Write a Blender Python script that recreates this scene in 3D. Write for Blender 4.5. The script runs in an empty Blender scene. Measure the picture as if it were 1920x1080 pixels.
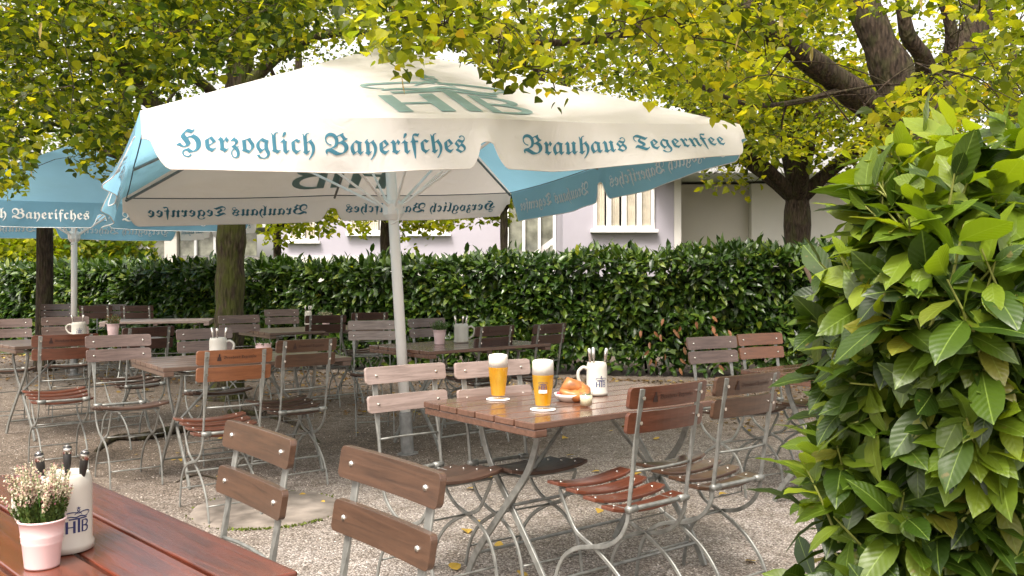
import bpy, math, random
import numpy as np
from mathutils import Vector, Matrix
S = bpy.context.scene
C = S.collection
rng = np.random.default_rng(7)
random.seed(5)
R = math.radians
# ------------------------------------------------------------------ camera, sky, sun, exposure
F, EYE, CX, CY = 1720.0, 1.29, 960.0, 515.0
cam = bpy.data.objects.new('camera', bpy.data.cameras.new('camera')); C.objects.link(cam)
cam.location = (0, 0, EYE); cam.rotation_euler = (R(90), 0, 0)
cam.data.sensor_width = 36; cam.data.lens = 36 * F / 1920
cam.data.shift_y = -(540 - CY) / 1920
cam.data.clip_start = .05; cam.data.clip_end = 500
S.camera = cam
SUN_EL, SUN_AZ = R(56), R(205)          # azimuth clockwise from +Y: behind the camera, a little left
world = bpy.data.worlds.new('World'); S.world = world; world.use_nodes = True
wn = world.node_tree; bg = wn.nodes['Background']
sky = wn.nodes.new('ShaderNodeTexSky'); sky.sky_type = 'NISHITA'; sky.sun_disc = False
sky.sun_elevation = SUN_EL; sky.sun_rotation = SUN_AZ; sky.dust_density = 4; sky.air_density = 1.0
hs = wn.nodes.new('ShaderNodeHueSaturation'); hs.inputs['Saturation'].default_value = .22
wt = wn.nodes.new('ShaderNodeMixRGB'); wt.blend_type = 'MULTIPLY'; wt.inputs[0].default_value = 1
wt.inputs[2].default_value = (1.0, .935, .86, 1)
wn.links.new(sky.outputs[0], hs.inputs['Color']); wn.links.new(hs.outputs[0], wt.inputs[1])
wn.links.new(wt.outputs[0], bg.inputs[0]); bg.inputs[1].default_value = .15
sl = bpy.data.lights.new('sun', 'SUN'); sl.energy = 1.2; sl.angle = R(16); sl.color = (1, .95, .87)
so = bpy.data.objects.new('sun', sl); C.objects.link(so)
sdir = Vector((math.sin(SUN_AZ) * math.cos(SUN_EL), math.cos(SUN_AZ) * math.cos(SUN_EL), math.sin(SUN_EL)))
so.rotation_euler = sdir.to_track_quat('Z', 'Y').to_euler()
S.view_settings.view_transform = 'Standard'; S.view_settings.look = 'None'
S.view_settings.exposure = 1.6; S.view_settings.gamma = 1
S.render.engine = 'CYCLES'
S.cycles.max_bounces = 8; S.cycles.transparent_max_bounces = 24; S.cycles.transmission_bounces = 8
S.cycles.caustics_reflective = False; S.cycles.caustics_refractive = False

def at(px, py, z):
    "the point at height z that the photograph shows at pixel px, py"
    d = F * (EYE - z) / (py - CY)
    return ((px - CX) * d / F, d)
def atd(px, py, d):
    return np.array([(px - CX) * d / F, d, EYE + (CY - py) * d / F])

# ------------------------------------------------------------------ materials
def new_mat(name):
    m = bpy.data.materials.new(name); m.use_nodes = True
    return m, m.node_tree, m.node_tree.nodes['Principled BSDF']
def N(nt, t, **k):
    n = nt.nodes.new(t)
    for a, b in k.items(): setattr(n, a, b)
    return n
def ramp(nt, fac, cols):
    r = N(nt, 'ShaderNodeValToRGB'); e = r.color_ramp.elements
    while len(e) < len(cols): e.new(.5)
    for i, (p, c) in enumerate(cols): e[i].position = p; e[i].color = (*c, 1)
    nt.links.new(fac, r.inputs[0]); return r.outputs[0]
def tex(nt, kind, scale, coord='Object', mapscale=None, **inp):
    tc = N(nt, 'ShaderNodeTexCoord'); out = tc.outputs[coord]
    if mapscale:
        mp = N(nt, 'ShaderNodeMapping'); mp.inputs['Scale'].default_value = mapscale
        nt.links.new(out, mp.inputs[0]); out = mp.outputs[0]
    t = N(nt, kind); t.inputs['Scale'].default_value = scale
    for k, v in inp.items(): t.inputs[k].default_value = v
    nt.links.new(out, t.inputs['Vector']); return t
def bump(nt, b, h, strength, dist=.01):
    n = N(nt, 'ShaderNodeBump'); n.inputs['Strength'].default_value = strength; n.inputs['Distance'].default_value = dist
    nt.links.new(h, n.inputs['Height']); nt.links.new(n.outputs[0], b.inputs['Normal'])
def mixc(nt, fac, a, b, mode='MIX'):
    m = N(nt, 'ShaderNodeMixRGB'); m.blend_type = mode
    for i, v in ((0, fac), (1, a), (2, b)):
        if isinstance(v, (int, float)): m.inputs[i].default_value = v
        elif isinstance(v, tuple): m.inputs[i].default_value = (*v, 1)
        else: nt.links.new(v, m.inputs[i])
    return m.outputs[0]

def plain(name, col, rough=.5, metal=0, var=.12, scale=8, spec=.5, bmp=0):
    m, nt, b = new_mat(name)
    n = tex(nt, 'ShaderNodeTexNoise', scale, Detail=5)
    c = ramp(nt, n.outputs[0], [(.3, tuple(x * (1 - var) for x in col)), (.7, tuple(min(1, x * (1 + var)) for x in col))])
    nt.links.new(c, b.inputs['Base Color'])
    b.inputs['Roughness'].default_value = rough; b.inputs['Metallic'].default_value = metal
    b.inputs['Specular IOR Level'].default_value = spec
    if bmp: bump(nt, b, n.outputs[0], bmp)
    return m
def wood(name, dark, light, rough=.3, coat=.4, axis=(1, 14, 14), wear=None, spec=.5):
    m, nt, b = new_mat(name)
    oi = N(nt, 'ShaderNodeObjectInfo'); gi = N(nt, 'ShaderNodeNewGeometry')
    tc = N(nt, 'ShaderNodeTexCoord'); mp = N(nt, 'ShaderNodeMapping'); mp.inputs['Scale'].default_value = axis
    ad = N(nt, 'ShaderNodeVectorMath', operation='ADD')
    mu = N(nt, 'ShaderNodeMath', operation='MULTIPLY'); mu.inputs[1].default_value = 37
    a2 = N(nt, 'ShaderNodeMath', operation='ADD')
    nt.links.new(oi.outputs['Random'], a2.inputs[0]); nt.links.new(gi.outputs['Random Per Island'], a2.inputs[1])
    nt.links.new(a2.outputs[0], mu.inputs[0])
    nt.links.new(tc.outputs['Object'], mp.inputs[0]); nt.links.new(mp.outputs[0], ad.inputs[0]); nt.links.new(mu.outputs[0], ad.inputs[1])
    n1 = N(nt, 'ShaderNodeTexNoise'); n1.inputs['Scale'].default_value = 5; n1.inputs['Detail'].default_value = 7; n1.inputs['Distortion'].default_value = .7
    nt.links.new(ad.outputs[0], n1.inputs['Vector'])
    n2 = N(nt, 'ShaderNodeTexNoise'); n2.inputs['Scale'].default_value = 3.2; n2.inputs['Detail'].default_value = 3
    nt.links.new(tc.outputs['Object'], n2.inputs['Vector'])
    c = ramp(nt, n1.outputs[0], [(.32, dark), (.68, light)])
    c = mixc(nt, ramp(nt, n2.outputs[0], [(.4, (0, 0, 0)), (.72, (.5, .5, .5))]), c, wear or tuple(x * 1.25 for x in light))
    n4 = N(nt, 'ShaderNodeTexNoise'); n4.inputs['Scale'].default_value = 26; n4.inputs['Detail'].default_value = 8
    nt.links.new(ad.outputs[0], n4.inputs['Vector'])
    c = mixc(nt, ramp(nt, n4.outputs[0], [(.60, (0, 0, 0)), (.72, (.45, .45, .45))]), c, tuple(x * .45 for x in dark))
    rr = mixc(nt, 1.0, c, ramp(nt, gi.outputs['Random Per Island'], [(0, (.8, .8, .8)), (1, (1.15, 1.12, 1.1))]), 'MULTIPLY')
    nt.links.new(rr, b.inputs['Base Color'])
    b.inputs['Roughness'].default_value = rough; b.inputs['Coat Weight'].default_value = coat; b.inputs['Coat Roughness'].default_value = .18
    b.inputs['Specular IOR Level'].default_value = spec
    bump(nt, b, n1.outputs[0], .25, .003)
    return m
def leafmat(name, cols, tcol, trans=.4, rough=.45, coat=0, vein=False, fleck=None):
    m, nt, b = new_mat(name)
    gi = N(nt, 'ShaderNodeNewGeometry')
    c = ramp(nt, gi.outputs['Random Per Island'], cols)
    big = tex(nt, 'ShaderNodeTexNoise', .9, Detail=2)
    c = mixc(nt, .8, c, ramp(nt, big.outputs[0], [(.35, (.62, .72, .6)), (.65, (1.25, 1.15, 1.1))]), 'MULTIPLY')
    nt.links.new(c, b.inputs['Base Color'])
    b.inputs['Roughness'].default_value = rough; b.inputs['Coat Weight'].default_value = coat; b.inputs['Coat Roughness'].default_value = .25
    b.inputs['Specular IOR Level'].default_value = .5 if coat else .3
    tr = N(nt, 'ShaderNodeBsdfTranslucent')
    tcn = mixc(nt, 1.0, c, tcol, 'MULTIPLY'); nt.links.new(tcn, tr.inputs[0])
    mx = N(nt, 'ShaderNodeMixShader'); mx.inputs[0].default_value = trans
    nt.links.new(b.outputs[0], mx.inputs[1]); nt.links.new(tr.outputs[0], mx.inputs[2])
    out = nt.nodes['Material Output']; nt.links.new(mx.outputs[0], out.inputs[0])
    if vein:
        at_ = N(nt, 'ShaderNodeAttribute'); at_.attribute_name = 'lf'
        w = N(nt, 'ShaderNodeSeparateXYZ'); nt.links.new(at_.outputs['Vector'], w.inputs[0])
        ab = N(nt, 'ShaderNodeMath', operation='ABSOLUTE'); nt.links.new(w.outputs[0], ab.inputs[0])
        # pale midrib
        mid = ramp(nt, ab.outputs[0], [(0.0, (.55, .55, .55)), (.06, (0, 0, 0))])
        c2 = mixc(nt, mid, c, (.30, .42, .08)); nt.links.new(c2, b.inputs['Base Color'])
        # side veins: saw of (y - |x|)
        s1 = N(nt, 'ShaderNodeMath', operation='MULTIPLY'); s1.inputs[1].default_value = .22; nt.links.new(ab.outputs[0], s1.inputs[0])
        s2 = N(nt, 'ShaderNodeMath', operation='SUBTRACT'); nt.links.new(w.outputs[1], s2.inputs[0]); nt.links.new(s1.outputs[0], s2.inputs[1])
        s3 = N(nt, 'ShaderNodeMath', operation='MULTIPLY'); s3.inputs[1].default_value = 55; nt.links.new(s2.outputs[0], s3.inputs[0])
        s4 = N(nt, 'ShaderNodeMath', operation='SINE'); nt.links.new(s3.outputs[0], s4.inputs[0])
        bump(nt, b, s4.outputs[0], .2, .0012)
        sp_ = tex(nt, 'ShaderNodeTexNoise', 38, Detail=4); c3 = mixc(nt, ramp(nt, sp_.outputs[0], [(.68, (0, 0, 0)), (.74, (.7, .7, .7))]), c2, (.16, .12, .03)); nt.links.new(c3, b.inputs['Base Color'])
    return m
def bark(name, dark, light, moss=None, amt=.5):
    m, nt, b = new_mat(name)
    n = tex(nt, 'ShaderNodeTexNoise', 9, mapscale=(5, 5, 1.1), Detail=8, Distortion=.4)
    v = tex(nt, 'ShaderNodeTexVoronoi', 16, mapscale=(2.4, 2.4, .6))
    c = ramp(nt, n.outputs[0], [(.33, dark), (.66, light)])
    c = mixc(nt, .6, c, ramp(nt, v.outputs['Distance'], [(.05, (1.15, 1.15, 1.15)), (.5, (.55, .55, .55))]), 'MULTIPLY')
    if moss:
        n2 = tex(nt, 'ShaderNodeTexNoise', 11, mapscale=(1, 1, .5), Detail=9)
        c = mixc(nt, ramp(nt, n2.outputs[0], [(.5 - .12 * amt, (0, 0, 0)), (.62, (amt, amt, amt))]), c, moss)
    nt.links.new(c, b.inputs['Base Color']); b.inputs['Roughness'].default_value = .9; b.inputs['Specular IOR Level'].default_value = .2
    bump(nt, b, v.outputs['Distance'], .9, .02)
    return m
def cloth(name, col, tcol, tr=.35, dirt=.06):
    m, nt, b = new_mat(name)
    n = tex(nt, 'ShaderNodeTexNoise', 2.0, Detail=6)
    c = ramp(nt, n.outputs[0], [(.3, tuple(x * (1 - dirt) for x in col)), (.7, col)])
    st_ = tex(nt, 'ShaderNodeTexNoise', 1.3, mapscale=(1, 1, 3), Detail=9, Distortion=.6)
    c = mixc(nt, ramp(nt, st_.outputs[0], [(.52, (0, 0, 0)), (.74, (.55, .55, .55))]), c, tuple(x * y for x, y in zip(col, (.80, .76, .66))))
    nt.links.new(c, b.inputs['Base Color']); b.inputs['Roughness'].default_value = .85; b.inputs['Specular IOR Level'].default_value = .2
    b.inputs['Sheen Weight'].default_value = .1
    t = N(nt, 'ShaderNodeBsdfTranslucent'); t.inputs[0].default_value = (*tcol, 1)
    mx = N(nt, 'ShaderNodeMixShader'); mx.inputs[0].default_value = tr
    nt.links.new(b.outputs[0], mx.inputs[1]); nt.links.new(t.outputs[0], mx.inputs[2])
    nt.links.new(mx.outputs[0], nt.nodes['Material Output'].inputs[0])
    n3 = tex(nt, 'ShaderNodeTexNoise', 6, Detail=4, Distortion=1.0); bump(nt, b, n3.outputs[0], .4, .025)
    return m
def glass(name, col=(1, 1, 1)):
    m, nt, b = new_mat(name); nt.nodes.remove(b)
    t = N(nt, 'ShaderNodeBsdfTransparent'); t.inputs[0].default_value = (*[x * .97 for x in col], 1)
    g = N(nt, 'ShaderNodeBsdfGlossy'); g.inputs['Roughness'].default_value = .02
    lw = N(nt, 'ShaderNodeLayerWeight'); lw.inputs[0].default_value = .3
    fc = ramp(nt, lw.outputs['Facing'], [(0, (.04, .04, .04)), (.6, (.06, .06, .06)), (1, (.5, .5, .5))])
    mx = N(nt, 'ShaderNodeMixShader'); nt.links.new(fc, mx.inputs[0]); nt.links.new(t.outputs[0], mx.inputs[1]); nt.links.new(g.outputs[0], mx.inputs[2])
    nt.links.new(mx.outputs[0], nt.nodes['Material Output'].inputs[0]); return m
def beer_mat():
    m, nt, b = new_mat('golden_beer')
    n = tex(nt, 'ShaderNodeTexNoise', 22, mapscale=(1, 1, .35), Detail=3)
    c = ramp(nt, n.outputs[0], [(.35, (.92, .50, .015)), (.6, (1.0, .74, .10))])
    nt.links.new(c, b.inputs['Base Color']); b.inputs['Roughness'].default_value = .05
    t = N(nt, 'ShaderNodeBsdfTransparent'); t.inputs[0].default_value = (1, .74, .16, 1)
    tl = N(nt, 'ShaderNodeBsdfTranslucent'); nt.links.new(c, tl.inputs[0])
    m1 = N(nt, 'ShaderNodeMixShader'); m1.inputs[0].default_value = .5; nt.links.new(b.outputs[0], m1.inputs[1]); nt.links.new(tl.outputs[0], m1.inputs[2])
    m2 = N(nt, 'ShaderNodeMixShader'); m2.inputs[0].default_value = .42; nt.links.new(m1.outputs[0], m2.inputs[1]); nt.links.new(t.outputs[0], m2.inputs[2])
    nt.links.new(m2.outputs[0], nt.nodes['Material Output'].inputs[0]); return m

M = {}
M['wood_fresh'] = wood('varnished_wood_orange', (.13, .048, .020), (.21, .080, .034), .3, .35)
M['wood_red'] = wood('varnished_wood_red', (.075, .027, .015), (.135, .048, .028), .28, .4)
M['wood_brown'] = wood('varnished_wood_brown', (.046, .023, .013), (.092, .046, .026), .28, .5)
M['wood_faded'] = wood('weathered_wood', (.08, .05, .042), (.15, .10, .085), .38, .3)
M['wood_pale'] = wood('sky_sheen_wood', (.20, .15, .13), (.34, .265, .24), .4, .25)  # pale tone paints the sky's reflection onto the wood
M['wood_dark'] = wood('dark_wood', (.03, .014, .010), (.065, .03, .021), .35, .25)
M['wood_seat'] = wood('seat_wood', (.085, .026, .013), (.16, .05, .027), .28, .4)
M['seat_dull'] = wood('dull_seat_wood', (.035, .02, .014), (.085, .048, .034), .5, .06, spec=.35)
SEAT = {'wood_pale': M['seat_dull'], 'wood_faded': M['seat_dull'], 'wood_dark': M['seat_dull'], 'wood_brown': M['seat_dull'], 'wood_fresh': M['wood_red'], 'wood_red': M['wood_seat']}
M['table_red'] = wood('tabletop_red', (.07, .016, .009), (.16, .034, .016), .2, .4, axis=(1, 10, 10), wear=(.21, .06, .03))
M['table_brown'] = wood('tabletop_brown', (.075, .038, .025), (.145, .074, .05), .22, .5, axis=(1, 10, 10))
M['table_dull'] = wood('tabletop_dull', (.07, .042, .03), (.14, .09, .068), .3, .3, axis=(1, 10, 10))
M['steel'] = plain('galvanised_steel', (.24, .242, .225), .45, .45, .25, 30, bmp=.05)
M['sleeve'] = plain('dull_zinc_sleeve', (.20, .20, .195), .6, .3, .3, 20)
M['bolt'] = plain('bolt_metal', (.75, .72, .66), .25, 1, .05)
M['ink'] = plain('burnt_lettering', (.035, .014, .01), .6)
M['white_paint'] = plain('white_pole_paint', (.9, .88, .85), .4, 0, .03, 5)
M['cloth_white'] = cloth('canopy_white', (.84, .80, .77), (.85, .78, .73), .33)
M['cloth_blue'] = cloth('canopy_blue', (.15, .31, .42), (.28, .55, .72), .52)
M['print_blue'] = cloth('print_blue', (.085, .25, .34), (.10, .36, .50), .4)
M['print_green'] = cloth('print_sea_green', (.34, .47, .43), (.16, .36, .42), .4)
M['print_white'] = cloth('print_white', (.88, .88, .86), (.8, .8, .78), .12)
M['seam'] = plain('dark_seam', (.06, .08, .10), .8)
M['stoneware'] = plain('grey_stoneware', (.55, .52, .46), .35, 0, .05, 14)
M['print_navy'] = plain('print_navy', (.02, .03, .12), .5)
M['enamel_pink'] = plain('pink_enamel', (.74, .55, .55), .3, 0, .03)
M['black_handle'] = plain('black_handle', (.018, .016, .015), .35)
M['cutlery'] = plain('cutlery_steel', (.62, .58, .54), .22, 1, .1)
M['card'] = plain('white_card', (.82, .79, .76), .8, 0, .02)
M['foam'] = plain('beer_foam', (.86, .82, .74), .9, 0, .03, 90, bmp=.2)
M['glass'] = glass('clear_glass'); M['beer'] = beer_mat()
M['porcelain'] = plain('white_porcelain', (.78, .75, .71), .2, 0, .02)
M['cream'] = plain('cream_dip', (.74, .68, .46), .5, 0, .05, 60)
M['herb'] = plain('green_herb', (.06, .16, .03), .5, 0, .3, 60)
M['radish'] = plain('red_radish', (.5, .04, .05), .4)
M['bread'] = plain('baked_crust', (.42, .155, .045), .35, 0, .5, 22, bmp=.4)
M['soil'] = plain('dark_soil', (.03, .02, .015), .95, 0, .3, 60)
M['heather_green'] = leafmat('heather_green', [(0, (.05, .09, .02)), (1, (.14, .20, .05))], (1, 1.1, .5), .25)
M['heather_bloom'] = leafmat('heather_bloom', [(0, (.50, .20, .28)), (.22, (.70, .50, .44)), (.5, (.80, .72, .58)), (1, (.84, .80, .64))], (1, .9, .9), .3)
M['bark_moss'] = bark('mossy_bark', (.03, .022, .015), (.11, .085, .06), (.08, .095, .02), .75)
M['bark_dark'] = bark('dark_bark', (.02, .014, .01), (.085, .06, .042), (.06, .07, .02), .3)
M['twig'] = plain('twig', (.05, .032, .02), .9, 0, .3)
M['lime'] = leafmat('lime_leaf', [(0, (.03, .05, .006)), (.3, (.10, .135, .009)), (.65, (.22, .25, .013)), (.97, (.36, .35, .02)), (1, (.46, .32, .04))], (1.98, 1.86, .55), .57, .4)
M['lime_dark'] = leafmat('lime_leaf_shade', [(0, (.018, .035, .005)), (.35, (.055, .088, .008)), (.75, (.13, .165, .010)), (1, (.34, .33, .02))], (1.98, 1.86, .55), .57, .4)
M['lime_gold'] = leafmat('yellow_leaf', [(0, (.12, .16, .014)), (.5, (.27, .29, .02)), (1, (.42, .38, .03))], (1.7, 1.85, .5), .55)
M['bush_bg'] = leafmat('background_leaf', [(0, (.05, .11, .015)), (.6, (.16, .21, .02)), (1, (.36, .32, .03))], (1.4, 1.4, .5), .45)
M['hedge'] = leafmat('hedge_leaf', [(0, (.014, .036, .006)), (.5, (.036, .08, .010)), (.85, (.085, .15, .016)), (1, (.20, .25, .04))], (1.3, 1.5, .4), .2, .36, .3)
M['laurel'] = leafmat('laurel_leaf', [(0, (.017, .036, .004)), (.35, (.042, .082, .006)), (.75, (.092, .145, .009)), (.95, (.16, .205, .016)), (1, (.22, .20, .03))], (1.9, 1.8, .35), .28, .42, .15, vein=True)
M['laurel_young_backlit'] = leafmat('laurel_young_backlit_leaf', [(0, (.14, .22, .014)), (1, (.28, .35, .03))], (1.7, 1.6, .4), .42, .42, .1, vein=True)
M['stem'] = plain('green_stem', (.22, .24, .05), .6, 0, .3)
M['hedge_core'] = plain('hedge_shade_and_stems', (.012, .012, .008), 1, 0, .4, 12, .1)  # near-black: shade inside the hedge put into the colour, stems too
M['dry_leaf'] = leafmat('dry_leaf', [(0, (.14, .06, .025)), (1, (.30, .13, .06))], (1.2, 1, .6), .2)
M['fallen'] = leafmat('fallen_leaf', [(0, (.28, .12, .03)), (.5, (.48, .30, .05)), (1, (.55, .42, .10))], (1, 1, .6), .2, .6)
M['litter'] = leafmat('leaf_litter', [(0, (.05, .03, .015)), (.6, (.16, .09, .035)), (.9, (.26, .16, .05)), (1, (.45, .33, .08))], (1, 1, .6), .1, .7)
M['lilac'] = plain('lilac_render', (.40, .375, .425), .9, 0, .04, 2, .2)
M['creamwall'] = plain('cream_render', (.56, .52, .48), .9, 0, .04, 2, .2)
M['whitewall'] = plain('white_render', (.66, .63, .60), .9, 0, .03, 2, .2)
M['frame_white'] = plain('white_window_frame', (.82, .80, .78), .4, 0, .02)
M['curtain'] = plain('curtain', (.52, .47, .38), .9, 0, .2, 5)
M['dark_room'] = plain('dark_interior', (.10, .10, .08), .8, 0, .4, 3)
M['pane'] = plain('window_glass', (.22, .22, .18), .05, 0, .5, 4, .8)
M['grey_siding'] = plain('grey_siding', (.20, .185, .17), .7, 0, .1, 3)
M['light_siding'] = plain('light_grey_siding', (.50, .50, .50), .6, 0, .04, 3)
M['concrete'] = plain('concrete_slab', (.20, .17, .145), .9, 0, .5, 6, .2, bmp=.5)
M['moss'] = plain('moss', (.12, .15, .03), 1, 0, .4, 60, .1, bmp=.8)
M['root'] = bark('root_bark', (.03, .022, .016), (.09, .07, .05), (.07, .08, .02), .4)

# ------------------------------------------------------------------ mesh helpers
class MB:
    def __init__(s): s.v = []; s.f = []; s.m = []
    def add(s, v, f, mi=0):
        o = len(s.v); s.v += [tuple(map(float, p)) for p in v]; s.f += [tuple(i + o for i in q) for q in f]; s.m += [mi] * len(f); return s
    def box(s, c, d, mi=0, rz=0):
        x, y, z = (k / 2 for k in d); cz, sz = math.cos(rz), math.sin(rz)
        vs = [(c[0] + a * x * cz - b * y * sz, c[1] + a * x * sz + b * y * cz, c[2] + e * z) for e in (-1, 1) for a, b in ((-1, -1), (1, -1), (1, 1), (-1, 1))]
        return s.add(vs, [(3, 2, 1, 0), (4, 5, 6, 7), (0, 1, 5, 4), (1, 2, 6, 5), (2, 3, 7, 6), (3, 0, 4, 7)], mi)
    def lathe(s, prof, n=24, mi=0, c=(0, 0, 0), caps=True):
        vs = [(c[0] + r * math.cos(2 * math.pi * k / n), c[1] + r * math.sin(2 * math.pi * k / n), c[2] + z) for r, z in prof for k in range(n)]
        fs = [(i * n + k, i * n + (k + 1) % n, (i + 1) * n + (k + 1) % n, (i + 1) * n + k) for i in range(len(prof) - 1) for k in range(n)]
        if caps: fs += [tuple(reversed(range(n))), tuple(range((len(prof) - 1) * n, len(prof) * n))]
        return s.add(vs, fs, mi)
    def tube(s, pts, r, n=6, mi=0, caps=True):
        pts = [Vector(p) for p in pts]; rs = r if hasattr(r, '__len__') else [r] * len(pts)
        up = None; vs = []
        for i, p in enumerate(pts):
            t = (pts[min(i + 1, len(pts) - 1)] - pts[max(i - 1, 0)]).normalized()
            if up is None: up = Vector((0, 0, 1)) if abs(t.z) < .9 else Vector((1, 0, 0))
            a = t.cross(up).normalized(); up = a.cross(t).normalized()
            for k in range(n):
                q = 2 * math.pi * k / n; vs.append(p + (a * math.cos(q) + up * math.sin(q)) * rs[i])
        L = len(pts)
        fs = [(i * n + k, i * n + (k + 1) % n, (i + 1) * n + (k + 1) % n, (i + 1) * n + k) for i in range(L - 1) for k in range(n)]
        if caps: fs += [tuple(reversed(range(n))), tuple(range((L - 1) * n, L * n))]
        return s.add(vs, fs, mi)
    def bar(s, pts, wx, wn, mi=0):
        "flat bar in a plane x = const: wx wide across, wn in the plane (both may vary)"
        pts = [Vector(p) for p in pts]; L = len(pts)
        WX = wx if hasattr(wx, '__len__') else [wx] * L; WN = wn if hasattr(wn, '__len__') else [wn] * L
        vs = []
        for i, p in enumerate(pts):
            t = (pts[min(i + 1, L - 1)] - pts[max(i - 1, 0)]).normalized(); nn = Vector((1, 0, 0)).cross(t).normalized()
            for a, b in ((-1, -1), (1, -1), (1, 1), (-1, 1)): vs.append(p + Vector((1, 0, 0)) * a * WX[i] / 2 + nn * b * WN[i] / 2)
        fs = [(i * 4 + k, i * 4 + (k + 1) % 4, (i + 1) * 4 + (k + 1) % 4, (i + 1) * 4 + k) for i in range(L - 1) for k in range(4)] + [(3, 2, 1, 0), tuple((L - 1) * 4 + k for k in range(4))]
        return s.add(vs, fs, mi)
    def build(s, name, mats, parent=None, smooth=False, bevel=0, seg=2):
        me = bpy.data.meshes.new(name); me.from_pydata(s.v, [], s.f)
        mats = mats if isinstance(mats, (list, tuple)) else [mats]
        for m in mats: me.materials.append(m)
        if len(mats) > 1: me.polygons.foreach_set('material_index', s.m)
        if smooth: me.polygons.foreach_set('use_smooth', [True] * len(me.polygons))
        me.update()
        return link(name, me, parent, bevel, seg)
def link(name, me, parent=None, bevel=0, seg=2):
    o = bpy.data.objects.new(name, me); C.objects.link(o)
    if parent: o.parent = parent
    if bevel:
        b = o.modifiers.new('bevel', 'BEVEL'); b.width = bevel; b.segments = seg; b.limit_method = 'ANGLE'
    return o
def smooth_path(p, k=5):
    p = [Vector(q) for q in p]; out = []
    for i in range(len(p) - 1):
        a, b, c, d = p[max(i - 1, 0)], p[i], p[i + 1], p[min(i + 2, len(p) - 1)]
        for j in range(k):
            t = j / k; out.append(.5 * ((2 * b) + (c - a) * t + (2 * a - 5 * b + 4 * c - d) * t * t + (3 * b - a - 3 * c + d) * t ** 3))
    return out + [p[-1]]
def tag(o, label=None, cat=None, group=None, kind=None):
    if label: o['label'] = label
    if cat: o['category'] = cat
    if group: o['group'] = group
    if kind: o['kind'] = kind
    return o
def thing(name, label, cat, loc=(0, 0, 0), rz=0, group=None):
    o = bpy.data.objects.new(name, None); C.objects.link(o); o.location = loc; o.rotation_euler = (0, 0, rz)
    o.empty_display_size = .1
    return tag(o, label, cat, group)
def dup(root, loc, rz, label, group=None, swap=None):
    def cp(o, par):
        c = o.copy(); C.objects.link(c)
        if par: c.parent = par
        if swap and c.type == 'MESH':
            for sl_ in c.material_slots:
                if sl_.material in swap:
                    new = swap[sl_.material]; sl_.link = 'OBJECT'; sl_.material = new
        for ch in [x for x in C.objects if x.parent == o and x != c]: cp(ch, c)
        return c
    r = cp(root, None); r.location = loc; r.rotation_euler = (0, 0, rz); r['label'] = label
    if group: r['group'] = group
    return r
def leaves(name, P, D, Nn, Sz, tv, tf, mats, parent, smooth=False, midx=None, attr=False):
    "one mesh of many leaves: positions, axes, normals, sizes; tv template vertices, tf template faces"
    P = np.asarray(P, float); D = np.asarray(D, float); Nn = np.asarray(Nn, float); n = len(P); Sz = np.broadcast_to(np.asarray(Sz, float), (n,))
    D = D / (np.linalg.norm(D, axis=1, keepdims=True) + 1e-9)
    X = np.cross(D, Nn); X /= (np.linalg.norm(X, axis=1, keepdims=True) + 1e-9); Z = np.cross(X, D)
    tv = np.asarray(tv, float); k = len(tv)
    V = P[:, None] + Sz[:, None, None] * (X[:, None] * tv[None, :, 0, None] + D[:, None] * tv[None, :, 1, None] + Z[:, None] * tv[None, :, 2, None])
    me = bpy.data.meshes.new(name); me.vertices.add(n * k); me.vertices.foreach_set('co', V.astype(np.float32).ravel())
    lens = np.array([len(q) for q in tf]); flat = np.concatenate([np.array(q) for q in tf])
    loops = (flat[None] + (np.arange(n) * k)[:, None]).ravel()
    me.loops.add(len(loops)); me.loops.foreach_set('vertex_index', loops.astype(np.int32))
    tot = np.tile(lens, n); st = np.concatenate([[0], np.cumsum(tot)[:-1]])
    me.polygons.add(len(tot)); me.polygons.foreach_set('loop_start', st.astype(np.int32))
    for m in (mats if isinstance(mats, (list, tuple)) else [mats]): me.materials.append(m)
    if midx is not None: me.polygons.foreach_set('material_index', np.repeat(midx, len(tf)).astype(np.int32))
    me.update(calc_edges=True)
    me.polygons.foreach_set('use_smooth', np.full(len(tot), smooth))
    if attr:
        a = me.attributes.new('lf', 'FLOAT_VECTOR', 'POINT'); q = tv.copy(); q[:, 0] /= .2
        a.data.foreach_set('vector', np.tile(q.astype(np.float32), (n, 1)).ravel())
    return link(name, me, parent)
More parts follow.
